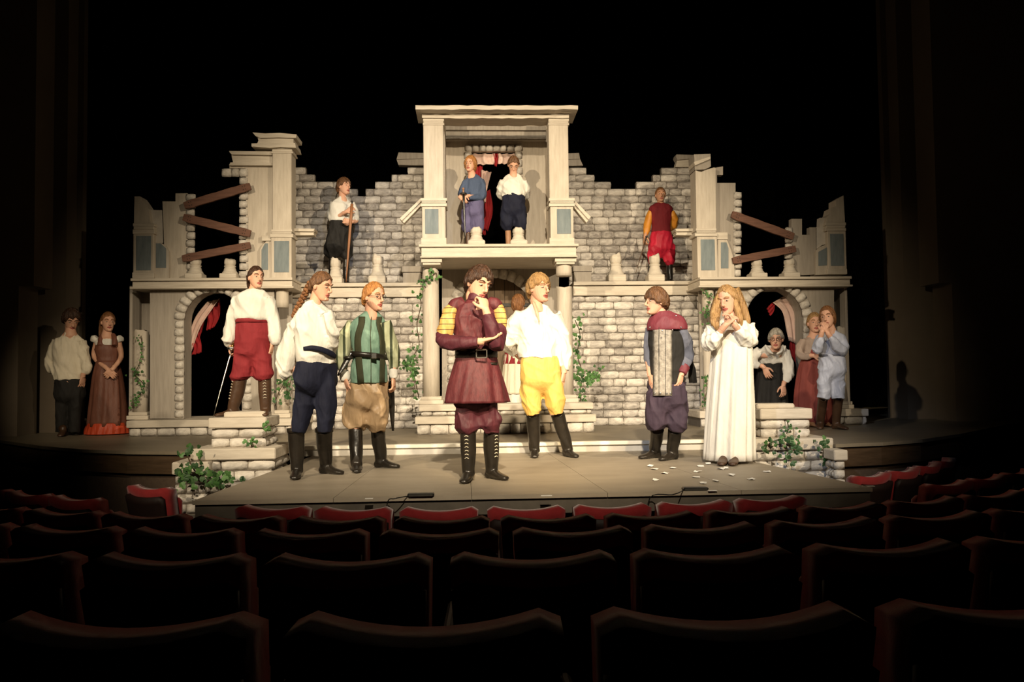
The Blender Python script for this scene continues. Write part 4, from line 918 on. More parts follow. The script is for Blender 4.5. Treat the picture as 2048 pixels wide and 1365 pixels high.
class Person:
    def __init__(s, label, px, py, psi, gz, skin='fair', seed=0, v=1.0, Y=None):
        s.gz = gz
        base = G(px, py, gz) if Y is None else P(px, py, Y)
        if Y is not None: base.z = gz
        s.Y = base.y; s.psi = R_(psi); s.m = (base-EYE).dot(FW)/FPX; s.seed = seed; s.v = v; s.skin = SK[skin]
        s.root = empty('person', base, label, 'person'); s.core = MB(); s.fine = MB(); s.subs = []
        s.ra = Vector((math.cos(s.psi), math.sin(s.psi), 0)); s.fa = Vector((math.sin(s.psi), -math.cos(s.psi), 0))
    def p(s, t): return P(t[0], t[1], s.Y+(t[2] if len(t) > 2 else 0))
    def rg(s, rings, k=1.0):
        out = []
        for r in rings:
            px, py, w, q = r[:4]; dy = r[4] if len(r) > 4 else 0
            a = w*s.m/math.sqrt(math.cos(s.psi)**2+(q*math.sin(s.psi))**2)*k
            out.append((P(px, py, s.Y+dy), s.ra*a, s.fa*(-a*q)))
        return out
    def torso(s, rings): s.hip = s.p((rings[0][0], rings[0][1], 0)); s.core.loft(s.rg(rings, .84), 16); s.shc = s.p((rings[-2][0], (rings[-2][1]*.5+rings[-1][1]*.5), rings[-2][4] if len(rings[-2]) > 4 else 0)); return s
    def head(s, px, py, hpx, yaw=None, pitch=0, roll=0, hair='short', hm=H_BR, neck=None, dy=0, mouth=0, brow=True, thick=None, cover=True):
        yw = R_(yaw) if yaw is not None else s.psi; C = P(px, py, s.Y+dy); th_ = (thick or HAIRS[hair][1]) if hair else 0; k = hpx*s.m/(.232+th_*.75)
        f = Vector((math.sin(yw), -math.cos(yw), 0)); r = Vector((math.cos(yw), math.sin(yw), 0)); u = Z3.copy()
        q = Matrix.Rotation(-R_(pitch), 3, r); f = q @ f; u = q @ u
        if f.z > 0 and pitch > 0: q = Matrix.Rotation(R_(pitch), 3, r); f = Vector((math.sin(yw), -math.cos(yw), 0)); f = q @ f; u = q @ Z3
        q = Matrix.Rotation(R_(roll), 3, f); r = q @ r; u = q @ u
        s.C, s.k, s.hr, s.hf, s.hu = C, k, r, f, u
        L = lambda x, y, z: C+(r*x+f*y+u*z)*k
        s.L = L
        prof = [(-.116, .018, .070, .020), (-.108, .034, .082, .005), (-.092, .046, .088, -.02), (-.068, .056, .088, -.05), (-.04, .064, .086, -.075), (-.01, .069, .085, -.09), (.022, .073, .086, -.098), (.055, .073, .083, -.098), (.085, .064, .068, -.086), (.105, .043, .04, -.06), (.115, .014, .0, -.03)]
        s.fine.loft([(L(0, (a+b)/2, z), r*(w*k), f*((a-b)/2*k)) for z, w, a, b in prof], 20, sub=2)
        s.fine.tube([L(0, .084, .025), L(0, .100, -.005), L(0, .110, -.024), L(0, .086, -.034)], [.007*k, .008*k, .0125*k, .010*k], 8, 3)
        s.fine.tube([L(-.052, .068, .030), L(-.028, .082, .034), L(0, .082, .030), L(.028, .082, .034), L(.052, .068, .030)], [.006*k, .009*k, .008*k, .009*k, .006*k], 8, 2)
        s.fine.tube([L(-.02, .080, -.094), L(0, .084, -.098), L(.02, .080, -.094)], [.012*k]*3, 8, 2)
        for sg in (-1, 1):
            s.fine.ball(L(sg*.075, -.008, -.006), .011*k, .020*k, .030*k, (r, f, u), 10, 6)
        nb = s.p(neck) if neck else L(0, -.03, -.20)
        s.core.tube([L(0, -.028, -.03), L(0, -.030, -.10), nb+Vector((0, 0, .02)), nb-Vector((0, 0, .05))], [.050*k, .050*k, .056*k, .075*k], 14, 3)
        s.fine.tube([L(0, -.028, -.02), L(0, -.030, -.095), L(0, -.03, -.14).lerp(nb, .5)], [.046*k, .052*k, .050*k], 14, 3)
        for sg in (-1, 1):                                  # eyes
            b = MB(); b.ball(L(sg*.031, .0755, .008), .0125*k, .0095*k, .0058*k, (r, f, u), 10, 6); b.ball(L(sg*.031+(.001), .0805, .008), .0066*k, .0055*k, .0058*k, (r, f, u), 8, 5, 1); s.subs.append(('eye', b, [M_EYEW, M_IRIS]))
            if brow:
                b = MB(); b.tube([L(sg*.014, .090, .031), L(sg*.032, .089, .040), L(sg*.052, .074, .034)], [.0035*k, .005*k, .003*k], 6, 3); s.subs.append(('eyebrow', b, [hm]))
        b = MB(); b.tube([L(-.026, .079, -.062), L(-.010, .0895, -.056), L(.0, .0885, -.058), L(.010, .0895, -.056), L(.026, .079, -.062)], [.003*k, .006*k, .0055*k, .006*k, .003*k], 8, 3)
        dz = .016 if mouth else .010
        b.tube([L(-.024, .079, -.062-dz*.3), L(0, .0885, -.060-dz), L(.024, .079, -.062-dz*.3)], [.003*k, .007*k, .003*k], 8, 4); s.subs.append(('lips', b, [M_LIP]))
        if mouth: b = MB(); b.ball(L(0, .0825, -.064), .017*k, .008*k, .011*k, (r, f, u), 10, 6); s.subs.append(('mouth', b, [M_MOUTH]))
        if hair:
            ln, th = HAIRS[hair]; th = (thick or th)*.8; b = MB(); n, m = 64, 34; rs = []; sd = s.seed
            for i in range(1, m):
                el = -math.pi/2+math.pi*i/m; ring = []
                for j in range(n):
                    az = 2*math.pi*j/n; a = abs((az+math.pi) % (2*math.pi)-math.pi)
                    e0 = np.interp(math.degrees(a), [0, 30, 60, 90, 120, 150, 180], ln)+(5 if hair in ('fringe', 'swept') else 1.5)*math.sin(az*9+sd)+1.5*math.sin(az*23+sd)+(9*math.sin(az+.6*sd) if hair in ('fringe', 'swept', 'short') else 0)
                    mk = min(1, max(0, (math.degrees(el)-e0)/9+.5)); mk = mk*mk*(3-2*mk)
                    st = 1+.30*math.sin(az*26+3*math.sin(el*3+sd))*math.cos(el)+.25*math.sin(az*7+el*5+sd)
                    ux, uy, uz = math.sin(az)*math.cos(el), math.cos(az)*math.cos(el), math.sin(el)
                    rr = 1/math.sqrt((ux/.0745)**2+((uy+.0)/(.088 if uy > 0 else .100))**2+(uz/(.117 if uz > 0 else .125))**2)
                    rad = rr*(.80+(.25 if hair == 'back' else .225)*mk)+th*mk*max(.45, st)
                    ring.append(L(ux*rad, uy*rad-.004, uz*rad))
                rs.append(ring)
            b.rings(rs); s.hair = b.build('hair', hm, s.root, smooth=True); s.hm = hm
        return s
    def locks(s, paths, name='lock'):
        """each path: points (px,py,dy) with radii px"""
        for pts, rad, fl in paths:
            b = MB(); b.tube([s.p(q) for q in pts], [q*s.m for q in rad], 14, 6, fl, fold=lambda t, th: 1+.16*math.cos(5*th+4*t)+.10*math.cos(9*th)); b.build(name, s.hm, s.hair, smooth=True)
        return s
    def limb(s, pts, rad, sub=4): s.core.tube([s.p(q) for q in pts[:2]], [rad[0]*.72, rad[1]*.9], 12, sub); return s
    def arm(s, pts, to=None, curl=25, pn=None, thumb=1, r=1.0, fine=False, spread=1.0):
        q = [s.p(t) for t in pts]; k = r*s.k
        dn = Z3*-.03*k; s.core.tube([q[0]+dn, q[1], q[2]], [.034*k, .033*k, .026*k], 12, 4); s.core.tube([s.shc+dn*2, s.shc.lerp(q[0], .6)+dn*2, q[0]+dn*1.5], [.042*k, .038*k, .030*k], 12, 3)
        d = (s.p(to)-q[2]) if to else (q[2]-q[1]); d.normalize()
        if to is None: pass
        s.fine.tube([q[1].lerp(q[2], .8), q[2], q[2]+d*.02*k], [.030*k, .026*k, .026*k], 10, 2)
        n = Vector(pn) if pn else (Vector((s.root.location.x, s.Y, q[2].z))-q[2]+Vector((0, .05, 0)))
        n = n-d*n.dot(d)
        if n.length < 1e-3: n = s.fa-d*s.fa.dot(d)
        n.normalize(); t = d.cross(n)*thumb
        B = lambda a, b_, c: q[2]+(d*a+t*b_+n*c)*k
        s.fine.loft([(B(0, 0, 0), t*(.026*k), n*(.019*k)), (B(.03, .002, .002), t*(.034*k), n*(.017*k)), (B(.065, 0, .003), t*(.041*k), n*(.015*k)), (B(.092, 0, .004), t*(.039*k), n*(.011*k))], 14)
        cu = R_(curl)
        for i, (off, ln, sp) in enumerate(((.030, .068, .10), (.0105, .078, .03), (-.0095, .072, -.04), (-.029, .056, -.12))):
            a = cu*(.55+.08*i); pos = B(.085, off, .003); P_ = [pos]; ang = a*.7; seg = (.45, .32, .26)
            for g in seg:
                dv = d*math.cos(ang)+n*math.sin(ang)+t*(sp*spread*math.cos(ang)); P_.append(P_[-1]+dv.normalized()*(ln*g*k)); ang += a*1.1
            s.fine.tube(P_, [.0095*k, .0088*k, .0080*k, .0062*k], 8, 3)
        ta = cu*.4
        T0 = B(.022, .024, .006); T1 = T0+(d*.62+t*.70+n*.35).normalized()*(.042*k); T2 = T1+(d*.85+t*(.35-.5*math.sin(cu*.5))+n*(.25+.5*math.sin(cu*.6))).normalized()*(.032*k)
        s.fine.tube([T0, T1, T2, T2+(T2-T1)*.55], [.014*k, .0115*k, .010*k, .007*k], 8, 3)
        s.grip = q[2]+(d*.075+n*.028)*k
        return s
    def cloth(s, name, m, lofts=(), tubes=(), vox=.010, amp=.006, freq=26, smooth=3, n=32, folds=0, fk=9, vert=.35, hang=False):
        b = MB(); ph = s.seed*1.7
        fo = (lambda t, th: 1+folds*(.3+.7*t)*math.cos(fk*th+ph+1.5*math.sin(t*3+ph))) if folds else None
        for rings in lofts:
            rings = list(rings)
            if rings[-1][1] > rings[0][1]:          # hips: close the bottom round, between the legs
                e = rings[-1]; rings.append((e[0], e[1]+e[2]*.45, e[2]*.60, e[3]*.9)+tuple(e[4:])); rings.append((e[0], e[1]+e[2]*.62, e[2]*.22, e[3]*.8)+tuple(e[4:]))
            b.loft(s.rg(rings), n, fo, sub=4)
        for pts, rad in tubes: b.tube([s.p(q) for q in pts], [q*s.m for q in rad], 18, 5, fold=lambda t, th: 1+.05*math.cos(4*th+6*t+ph))
        me = b.remesh(name, m, s.root, vox*s.v, smooth, wrinkle(amp*1.5, freq, s.seed, vert) if amp else None)
        o = link(name, me, s.root); return o
    def skirt(s, name, m, rings, flutes=11, amp=.07, n=88, sub=6, hem=0.0, parent=None):
        b = MB(); ph = s.seed*1.3
        b.loft(s.rg(rings), n, lambda t, th: 1+amp*min(1, t*1.6)*(math.cos(flutes*th+ph+1.2*math.sin(2.5*t+ph))*.65+.35*math.cos((flutes*2-3)*th+2*ph+2*t)), sub)
        if hem: 
            b.v = [(x, y, max(z, s.gz+hem)) for x, y, z in b.v]
        return b.build(name, m, parent or s.root, smooth=True)
    def band(s, name, m, px, py, w, q, h, dy=0, tilt=0, parent=None, out=1.0):
        b = MB(); n = 36; rs = []; c, a, d = s.rg([(px, py, w, q, dy)])[0]; hh = h*s.m/2
        for z, e in ((-hh, .985), (-hh, 1.02), (hh, 1.02), (hh, .985), (-hh, .985)):
            rs.append([c+a*(e*out*math.cos(2*math.pi*k/n))+d*(e*out*math.sin(2*math.pi*k/n))+Vector((0, 0, z+tilt*s.m*math.cos(2*math.pi*k/n))) for k in range(n)])
        b.rings(rs, False); return b.build(name, m, parent or s.root, smooth=True)
    def boot(s, m, top, sole, ang, rad, mid=None, ln=.27, name='boot', fold=.04, heel=True, lace=False, cuff=0):
        A = G(sole[0], sole[1], s.gz) if s.gz < .3 or len(sole) < 3 else None
        if len(sole) > 2: A = P(sole[0], sole[1], s.Y+sole[2]); A.z = s.gz
        mp = (A-EYE).dot(FW)/FPX; k = ln/.27
        d = Vector((math.sin(R_(ang)), -math.cos(R_(ang)), 0)); w = Vector((math.cos(R_(ang)), math.sin(R_(ang)), 0)); b = MB()
        T = P(top[0], top[1], s.Y+(A.y-s.Y)*.4+(top[2] if len(top) > 2 else 0)); an = A+Vector((0, 0, .105*k))
        md = T.lerp(an, .5)+d*-.006 if mid is None else P(mid[0], mid[1], A.y)
        rr = [x*mp for x in rad]
        b.tube([T, md, an, A+Vector((0, 0, .045))-d*.01], [rr[0], rr[1], rr[2], rr[2]*.95], 18, 5, fold=lambda t, th: 1+fold*math.cos(3*th+14*t)*t)
        q = [(-.062, .034, .055), (-.03, .038, .085), (.03, .040, .085), (.09, .045, .058), (.145, .046, .044), (.19, .034, .034), (.205, .016, .024)]
        b.loft([(A+d*(x*k)+Z3*(h*k*.5+.004), w*(hw*k), Z3*(h*k*.5)) for x, hw, h in q], 14)
        if heel: b.loft([(A-d*.035*k+Z3*.0, w*.032*k, d*.030*k), (A-d*.035*k+Z3*.035, w*.032*k, d*.030*k)], 12)
        b.v = [(x, y, max(z, s.gz+.001)) for x, y, z in b.v]
        me = b.remesh(name, m, s.root, .0085*s.v, 1, None); o = link(name, me, s.root)
        if lace:
            for i in range(7):
                t = .12+.1*i; c = T.lerp(an, t)+d*(rr[0]+(rr[2]-rr[0])*t+.003); h = .016
                l = MB(); l.tube([c-w*h, c+d*.004+Z3*.008, c+w*h], [.003]*3, 5, 2); l.build('lace', BRASS if i == 99 else C_CR, o, smooth=True)
        if cuff:
            c = MB(); c.tube([T+Z3*.004, T+Z3*-.03], [rr[0]*1.10, rr[0]*1.08], 18, 2); c.build('cuff', m, o, smooth=True)
        s.core.tube([s.hip.lerp(T, .15), s.hip.lerp(T, .6), T], [.040*s.k, .034*s.k, .028*s.k], 10, 3)
        s.core.tube([T+Z3*.05, md, an, A+Z3*.05], [rr[0]*.6, rr[1]*.6, rr[2]*.6, .02], 10, 3)
        return o
    def done(s):
        me = s.core.remesh('body', s.skin, s.root, .012*s.v, 2); me2 = s.fine.remesh('body', s.skin, s.root, (.0036 if s.v <= 1 else .0048), 2)
        bm = bmesh.new(); bm.from_mesh(me); bm.from_mesh(me2); bm.to_mesh(me); bm.free(); bpy.data.meshes.remove(me2)
        me.polygons.foreach_set('use_smooth', [True]*len(me.polygons))
        o = link('body', me, s.root)
        for nm, b, ms in s.subs: b.build(nm, ms, o, smooth=True)
        return o
def surf(w, rings, px, py, out=.012):
    ys = [r[0] for r in rings]; wd = np.interp(py, ys, [r[1] for r in rings]); q = np.interp(py, ys, [r[2] for r in rings]); cx = np.interp(py, ys, [r[3] for r in rings])
    sp, cp = math.sin(w.psi), math.cos(w.psi); a = wd*w.m/math.sqrt(cp*cp+(q*sp)**2); b = a*q
    x = (px-cx)*w.m; x = max(-wd*w.m*.985, min(wd*w.m*.985, x))
    # front point of the turned ellipse above image offset x
    best = None
    for k in range(240):
        t = 2*math.pi*k/240; u, v = a*math.cos(t), b*math.sin(t); X = u*cp-v*sp; Yy = u*sp+v*cp
        if best is None or abs(X-x)+(10 if Yy > .4*b else 0)+.12*Yy < best[0]: best = (abs(X-x)+(10 if Yy > .4*b else 0)+.12*Yy, X, Yy)
    return P(px, py, w.Y+best[2]-out)
def strip(w, name, m, rings, pts, wd, out=.014, parent=None, thick=.008):
    V = []; n = len(pts)*3
    c = catmull([Vector((x, y, 0)) for x, y in pts], 4)
    for q in c:
        for e in (-1, -.66, -.33, 0, .33, .66, 1): V.append(surf(w, rings, q.x+e*wd, q.y, out))
    k = 7; F = [(j*k+i, j*k+i+1, (j+1)*k+i+1, (j+1)*k+i) for j in range(len(c)-1) for i in range(k-1)]
    b = MB(); b.add(V, F); o = b.build(name, m, parent or w.root, smooth=True, fix=False); md = o.modifiers.new('t', 'SOLIDIFY'); md.thickness = thick; md.offset = 0; return o
def sword(label, hilt, tip, Y0, Y1, guard=True, blade=STEEL, gripm=BRASS, r0=.008, name='sword', cat='sword', grip=.13):
    a = P(*hilt, Y0); c = P(*tip, Y1); d = (c-a).normalized(); r = empty(name, c, label, cat)
    b = MB(); b.tube([a, a.lerp(c, .5), c], [r0, r0*.85, r0*.3], 8, 3, .45); b.build('blade', blade, r, smooth=True)
    b = MB(); b.tube([a-d*grip, a], [.012, .012], 8, 2); b.ball(a-d*(grip+.01), .018, .018, .018); b.build('hilt', gripm, r, smooth=True)
    if guard:
        b = MB(); b.ball(a, .05, .05, .02, None, 14, 6); b.build('guard', blade, r, smooth=True)
    return r

# 1 woman on the left pedestal
w = Person('woman in white blouse and dark red breeches standing on the left pedestal', 500, 832, 12, ZPED, 'fair', 1, Y=YQ+.28)
w.torso([(505, 660, 28, .6), (505, 625, 26, .6), (506, 595, 34, .55), (507, 582, 18, .6)])
w.head(512, 556, 45, 38, 2, 0, 'back', H_DK, neck=(507, 585))
w.locks([([(500, 552, .06), (499, 570, .08), (502, 582, .08)], [7, 6, 3], 1)], 'bun')
w.arm([(476, 594), (463, 645, .03), (461, 688, 0)], (459, 700), 60, thumb=-1); w.arm([(538, 594), (549, 645, .03), (545, 688, 0)], (543, 702), 35)
w.limb([(492, 680), (486, 755), (480, 800)], [.08, .055, .045]); w.limb([(520, 680), (528, 755), (530, 800)], [.08, .055, .045])
w.cloth('blouse', C_WH, [[(505, 643, 31, .7), (505, 636, 36, .72), (505, 618, 35, .68), (506, 598, 37, .6), (507, 586, 30, .55), (508, 577, 13, .7)]], [([(480, 594), (464, 640, .03), (459, 680), (462, 692)], [15, 16, 17, 8]), ([(534, 594), (548, 640, .03), (549, 680), (547, 692)], [15, 15, 15, 8])], amp=.008)
w.cloth('breeches', C_RED, [[(505, 640, 31, .66), (505, 665, 36, .7), (504, 700, 37, .7), (504, 712, 34, .66)]], [([(490, 690), (484, 730), (482, 755), (484, 764)], [20, 22, 24, 15]), ([(519, 690), (526, 730), (528, 752), (530, 762)], [20, 21, 22, 14])], amp=.007, freq=20)
w.band('waistband', C_RED, 505, 642, 32, .67, 8)
w.boot(LEAB, (480, 757), (467, 831, .0), -50, [14, 14, 11], lace=True, ln=.25); w.boot(LEAB, (529, 755), (531, 829, .02), 12, [13, 13, 11], lace=True, ln=.25)
w.done(); sword('thin steel sword held point down by the woman on the left pedestal', (464, 697), (426, 836), w.Y-.02, w.Y-.12)

# 2 woman in navy trousers with braid
w = Person('woman with brown braid, white blouse and navy trousers on the platform', 622, 958, 45, 0, 'fair', 2)
w.torso([(633, 760, 36, .66), (630, 710, 30, .66), (632, 650, 36, .62), (632, 618, 20, .6)])
w.head(643, 574, 57, 62, -14, 0, 'back', H_BR, neck=(630, 612), thick=.016)
for_b = [(622, 566, .06), (613, 583, .09), (604, 600, .12), (594, 618, .14), (588, 632, .15)]
b = MB(); q = catmull([w.p(t) for t in for_b], 5)
for i, c in enumerate(q): b.ball(c+Vector((.010*(1 if i % 2 else -1), 0, 0)), (.030-.0007*i), .026-.0006*i, .022, None, 10, 6)
b.build('braid', H_AU, w.hair, smooth=True)
w.arm([(606, 622, .1), (576, 690, .12), (592, 745, .12)], (604, 752, .1), 40); w.arm([(650, 634, -.05), (664, 690, -.0), (640, 712, .15)], (622, 716, .18), 30)
w.limb([(612, 745), (604, 845), (590, 920)], [.09, .065, .05]); w.limb([(650, 745), (652, 845), (650, 920)], [.09, .065, .05])
w.cloth('blouse', C_WH, [[(634, 729, 37, .70), (633, 712, 40, .70), (632, 690, 42, .74), (633, 655, 40, .66), (631, 625, 36, .62), (630, 606, 20, .7), (632, 598, 13, .8)]], [([(610, 622, .06), (588, 668, .1), (574, 715, .12), (572, 745, .12), (580, 756, .12)], [17, 21, 23, 20, 9]), ([(652, 622, -.1), (666, 665, -.1), (664, 695, 0), (645, 706, .1)], [14, 15, 14, 9])], amp=.008, freq=24)
w.cloth('trousers', C_NAVY, [[(633, 722, 37, .66), (632, 745, 41, .62), (632, 770, 40, .56)]], [([(617, 738), (611, 772), (607, 812), (600, 850), (597, 866)], [16, 22, 21, 18, 15]), ([(648, 738), (651, 772), (652, 812), (650, 850), (649, 866)], [16, 22, 21, 17, 15])], amp=.004)
NV = [(600, 20, .7, 630), (625, 36, .62, 631), (655, 40, .66, 633), (690, 42, .74, 632), (712, 40, .70, 633), (730, 38, .70, 634)]
b = MB(); b.tube([surf(w, NV, x, y, .004) for x, y in ((607, 698), (622, 696), (637, 698), (652, 703), (664, 709), (671, 714))], [.016, .020, .022, .024, .026, .02], 10, 4, .45, side=(0, 0, 1)); b.build('sash', C_NAVY, w.root, smooth=True)
w.boot(LEA, (592, 858), (594, 956), 5, [17, 16, 12.5], cuff=1); w.boot(LEA, (648, 858), (652, 948), 55, [16.5, 15.5, 12.5], cuff=1)
w.done()

# 3 man in the green doublet
w = Person('ginger man in glasses and green striped doublet with khaki breeches', 735, 940, 28, 0, 'fair', 3)
w.torso([(738, 770, 34, .66), (738, 712, 32, .62), (737, 660, 36, .55), (742, 632, 18, .6)])
w.head(748, 595, 58, 48, -6, 0, 'short', H_GI, neck=(742, 630))
b = MB()
for sg in (-1, 1):
    c = [w.L(sg*.031+.021*math.cos(t*.5236), .094, .008+.018*math.sin(t*.5236)) for t in range(13)]; b.tube(c, [.0022]*13, 5, 1)
    b.tube([w.L(sg*.052, .092, .01), w.L(sg*.078, .04, .012), w.L(sg*.080, -.01, .008)], [.002]*3, 5, 2)
b.tube([w.L(-.01, .094, .01), w.L(0, .1, .014), w.L(.01, .094, .01)], [.002]*3, 5, 2); b.build('eyeglasses', M_BLACKM, w.root, smooth=True)
w.arm([(704, 650, 0), (688, 715, .03), (690, 757, -.04)], (694, 772, -.06), 30, thumb=-1); w.arm([(770, 645, 0), (786, 712, .05), (786, 752, 0)], (788, 768), 45)
w.limb([(722, 770), (712, 850), (712, 900)], [.08, .055, .045]); w.limb([(752, 770), (756, 850), (756, 900)], [.08, .055, .045])
w.cloth('doublet', C_GRN, [[(739, 768, 38, .72), (739, 740, 37, .7), (738, 714, 33, .66), (737, 685, 36, .62), (737, 655, 37, .56), (740, 637, 28, .55), (743, 622, 13, .8)]], [], amp=.004, freq=18)
w.cloth('sleeve', C_GRS, [], [([(708, 645, 0), (692, 680, .02), (684, 715, .03), (686, 742, 0)], [16, 18, 19, 10])], amp=.005); w.cloth('sleeve', C_GRS, [], [([(768, 643, 0), (779, 680, .03), (787, 715, .05), (787, 740, .03)], [14, 16, 17, 9])], amp=.005)
w.cloth('cuff', C_WH, [], [([(687, 742, 0), (690, 757, -.03), (691, 764, -.04)], [10, 11, 8])], amp=.002); w.cloth('cuff', C_WH, [], [([(787, 740, .03), (787, 752, 0), (787, 758, 0)], [9, 10, 8])], amp=.002)
DB = [(622, 15, .8, 743), (640, 29, .56, 740), (660, 36.5, .58, 737), (685, 36, .62, 737), (714, 34, .66, 738), (740, 37, .70, 739), (766, 38, .72, 739)]
for x0, x1, x2, wd in ((724, 716, 722, 6.5), (759, 764, 764, 5), (743, 741, 742, .6)):
    strip(w, 'dark_stripe', C_OLV, DB, [(x0, 634), (x0-1, 648), (x1, 675), (x1+1, 712), (x2, 766)], wd, .008)
bt = w.band('belt', LEA, 738, 712, 36.5, .72, 10, tilt=-4); b = MB(); c = w.p((748, 712, -.16)); b.box(c.x-.025, c.x+.025, c.y-.01, c.y, c.z-.025, c.z+.025); b.build('buckle', STEEL, bt, bevel=.004)
w.cloth('breeches', C_KH, [[(738, 760, 36, .72), (737, 785, 42, .78), (735, 808, 42, .76)]], [([(718, 780), (714, 820), (712, 848), (713, 864)], [25, 28, 27, 14]), ([(752, 780), (755, 820), (756, 850), (757, 866)], [24, 26, 25, 14])], amp=.012, freq=22)
w.boot(LEA, (711, 860), (713, 943), 8, [14.5, 14, 12], fold=.08); w.boot(LEA, (756, 860), (762, 936), 62, [14.5, 14, 12], fold=.08)
w.done()
sword('dark scabbard hanging behind the man in the green doublet', (781, 768), (786, 862), w.Y+.22, w.Y+.3, blade=LEA, gripm=STEEL, r0=.035, name='scabbard', cat='scabbard', grip=.08)
sword('short dagger in sheath at the left hip of the green doublet', (697, 716), (676, 752), w.Y-.10, w.Y-.16, blade=LEA, gripm=STEEL, r0=.028, name='dagger', cat='dagger', grip=.09)

# 4 front man in maroon
w = Person('man in maroon tunic at the front, fist at his chin', 955, 962, 8, 0, 'fair', 4)
w.torso([(955, 790, 40, .66), (953, 710, 40, .62), (953, 650, 46, .55), (955, 610, 24, .6)])
w.head(958, 568, 72, 32, -20, -6, 'fringe', H_DK, neck=(953, 608), thick=.022)
w.arm([(903, 622, 0), (886, 676, -.10), (960, 684, -.24)], (990, 678, -.24), 22, pn=(0, 0, 1), thumb=-1); w.arm([(1003, 620, 0), (992, 688, -.20), (972, 622, -.22)], (967, 600, -.19), 105, pn=(-.6, .8, 0), thumb=1)
w.limb([(935, 800), (936, 860), (936, 900)], [.085, .06, .05]); w.limb([(975, 800), (982, 860), (984, 900)], [.085, .06, .05])
w.cloth('tunic', C_MAR, [[(953, 722, 43, .64), (953, 705, 41, .62), (953, 675, 46, .6), (953, 640, 51, .55), (953, 615, 42, .5), (955, 597, 20, .75), (956, 589, 17, .8)]], [], amp=.007, freq=20)
w.cloth('sleeve', C_MAR2, [], [([(886, 668, -.05), (890, 683, -.12), (925, 686, -.20), (958, 685, -.24)], [16, 17.5, 16, 13])], amp=.004); w.cloth('sleeve', C_MAR2, [], [([(1000, 656, -.08), (994, 688, -.19), (984, 660, -.22), (975, 628, -.22)], [15, 17.5, 16, 13])], amp=.004)
w.cloth('quilted_upper_sleeve', C_GOLD, [], [([(912, 612, 0), (902, 624, -.01), (895, 645, -.03), (890, 664, -.07), (889, 680, -.11)], [13, 17, 18.5, 17.5, 13])], amp=.004); w.cloth('quilted_upper_sleeve', C_GOLD, [], [([(990, 610, 0), (999, 624, -.01), (1000, 645, -.05), (1000, 662, -.09)], [12, 14, 15, 14])], amp=.004)
w.cloth('shoulder_cap', C_MAR, [], [([(928, 606, .02), (913, 611, 0), (904, 620, 0)], [13, 16.5, 15])], amp=.003); w.cloth('shoulder_cap', C_MAR, [], [([(976, 604, .02), (988, 609, 0), (996, 617, 0)], [12, 15, 14])], amp=.003)
b = w.skirt('tunic_skirt', C_MAR, [(953, 712, 41, .64), (953, 740, 48, .7), (953, 775, 57, .74), (954, 806, 64, .74)], 9, .07)
bt = w.band('belt', LEA, 953, 708, 42.5, .65, 16); b = MB(); c = w.p((963, 708, -.14)); c.y = w.Y-.24*.85
b.v = []; R1 = .042
for sgx in (-1, 1): b.box(c.x+sgx*R1-.006, c.x+sgx*R1+.006, c.y+.028, c.y+.042, c.z-.032, c.z+.032)
for sgz in (-1, 1): b.box(c.x-R1, c.x+R1, c.y+.028, c.y+.042, c.z+sgz*.032-.006, c.z+sgz*.032+.006)
b.build('buckle', STEEL, bt, bevel=.003)
w.cloth('collar', C_MAR2, [[(955, 602, 22, .85), (956, 594, 20.5, .9), (957, 586, 19, .92)]], [], amp=.002)
w.cloth('trousers', C_MAR2, [[(954, 760, 42, .6), (954, 800, 46, .66), (954, 815, 45, .62)]], [([(934, 795), (934, 830), (936, 856), (937, 872)], [26, 26, 27, 16]), ([(975, 795), (978, 830), (982, 852), (983, 870)], [25, 25, 25, 16])], amp=.010, freq=22)
w.boot(LEA, (936, 864), (937, 963), -12, [16, 16, 13], lace=True); w.boot(LEA, (983, 864), (984, 958), 35, [16, 16, 13], lace=True)
b = MB(); c0 = [w.p((966+9*math.cos(t*.7854), 676+1.2*t % 1+10*math.sin(t*.7854), -.24)) for t in range(9)]; b = MB()
w.band('sword_hanger', LEA, 975, 728, 20, .5, 5, dy=-.05)
w.done()
b = MB()

# 5 man in yellow breeches
w = Person('blond man in loose white shirt, yellow breeches and black boots', 1100, 918, 14, 0, 'fair', 5)
w.torso([(1080, 760, 36, .62), (1078, 710, 34, .6), (1075, 650, 38, .55), (1074, 622, 18, .6)])
w.head(1078, 578, 60, 38, 2, 0, 'fringe', H_BL, neck=(1074, 615), mouth=1)
w.arm([(1040, 628, 0), (1020, 690, .1), (1040, 715, .22)], None, 30); w.arm([(1110, 630, 0), (1128, 690, .03), (1128, 742, -.02)], (1126, 768, -.03), 30)
w.limb([(1063, 770), (1064, 830), (1068, 870)], [.085, .06, .05]); w.limb([(1098, 770), (1110, 830), (1120, 870)], [.085, .06, .05])
w.cloth('shirt', C_BRI, [[(1076, 718, 40, .72), (1076, 700, 41, .7), (1075, 670, 41, .66), (1075, 642, 40, .58), (1074, 624, 34, .52), (1075, 608, 15, .8)]], [([(1045, 628, 0), (1028, 655, .03), (1018, 682, .08), (1032, 706, .18)], [19, 22, 22, 12]), ([(1106, 630, 0), (1120, 665, .02), (1128, 705, .03), (1130, 733, 0), (1129, 741, 0)], [18, 18, 17, 15, 7])], amp=.009, freq=22)
b = MB(); q = [w.p(t) for t in ((1066, 603, -.07), (1074, 625, -.145), (1079, 645, -.16))]; b.tube(q, [.012, .016, .004], 8, 4, .4); b.build('open_neck', w.skin, w.root, smooth=True)
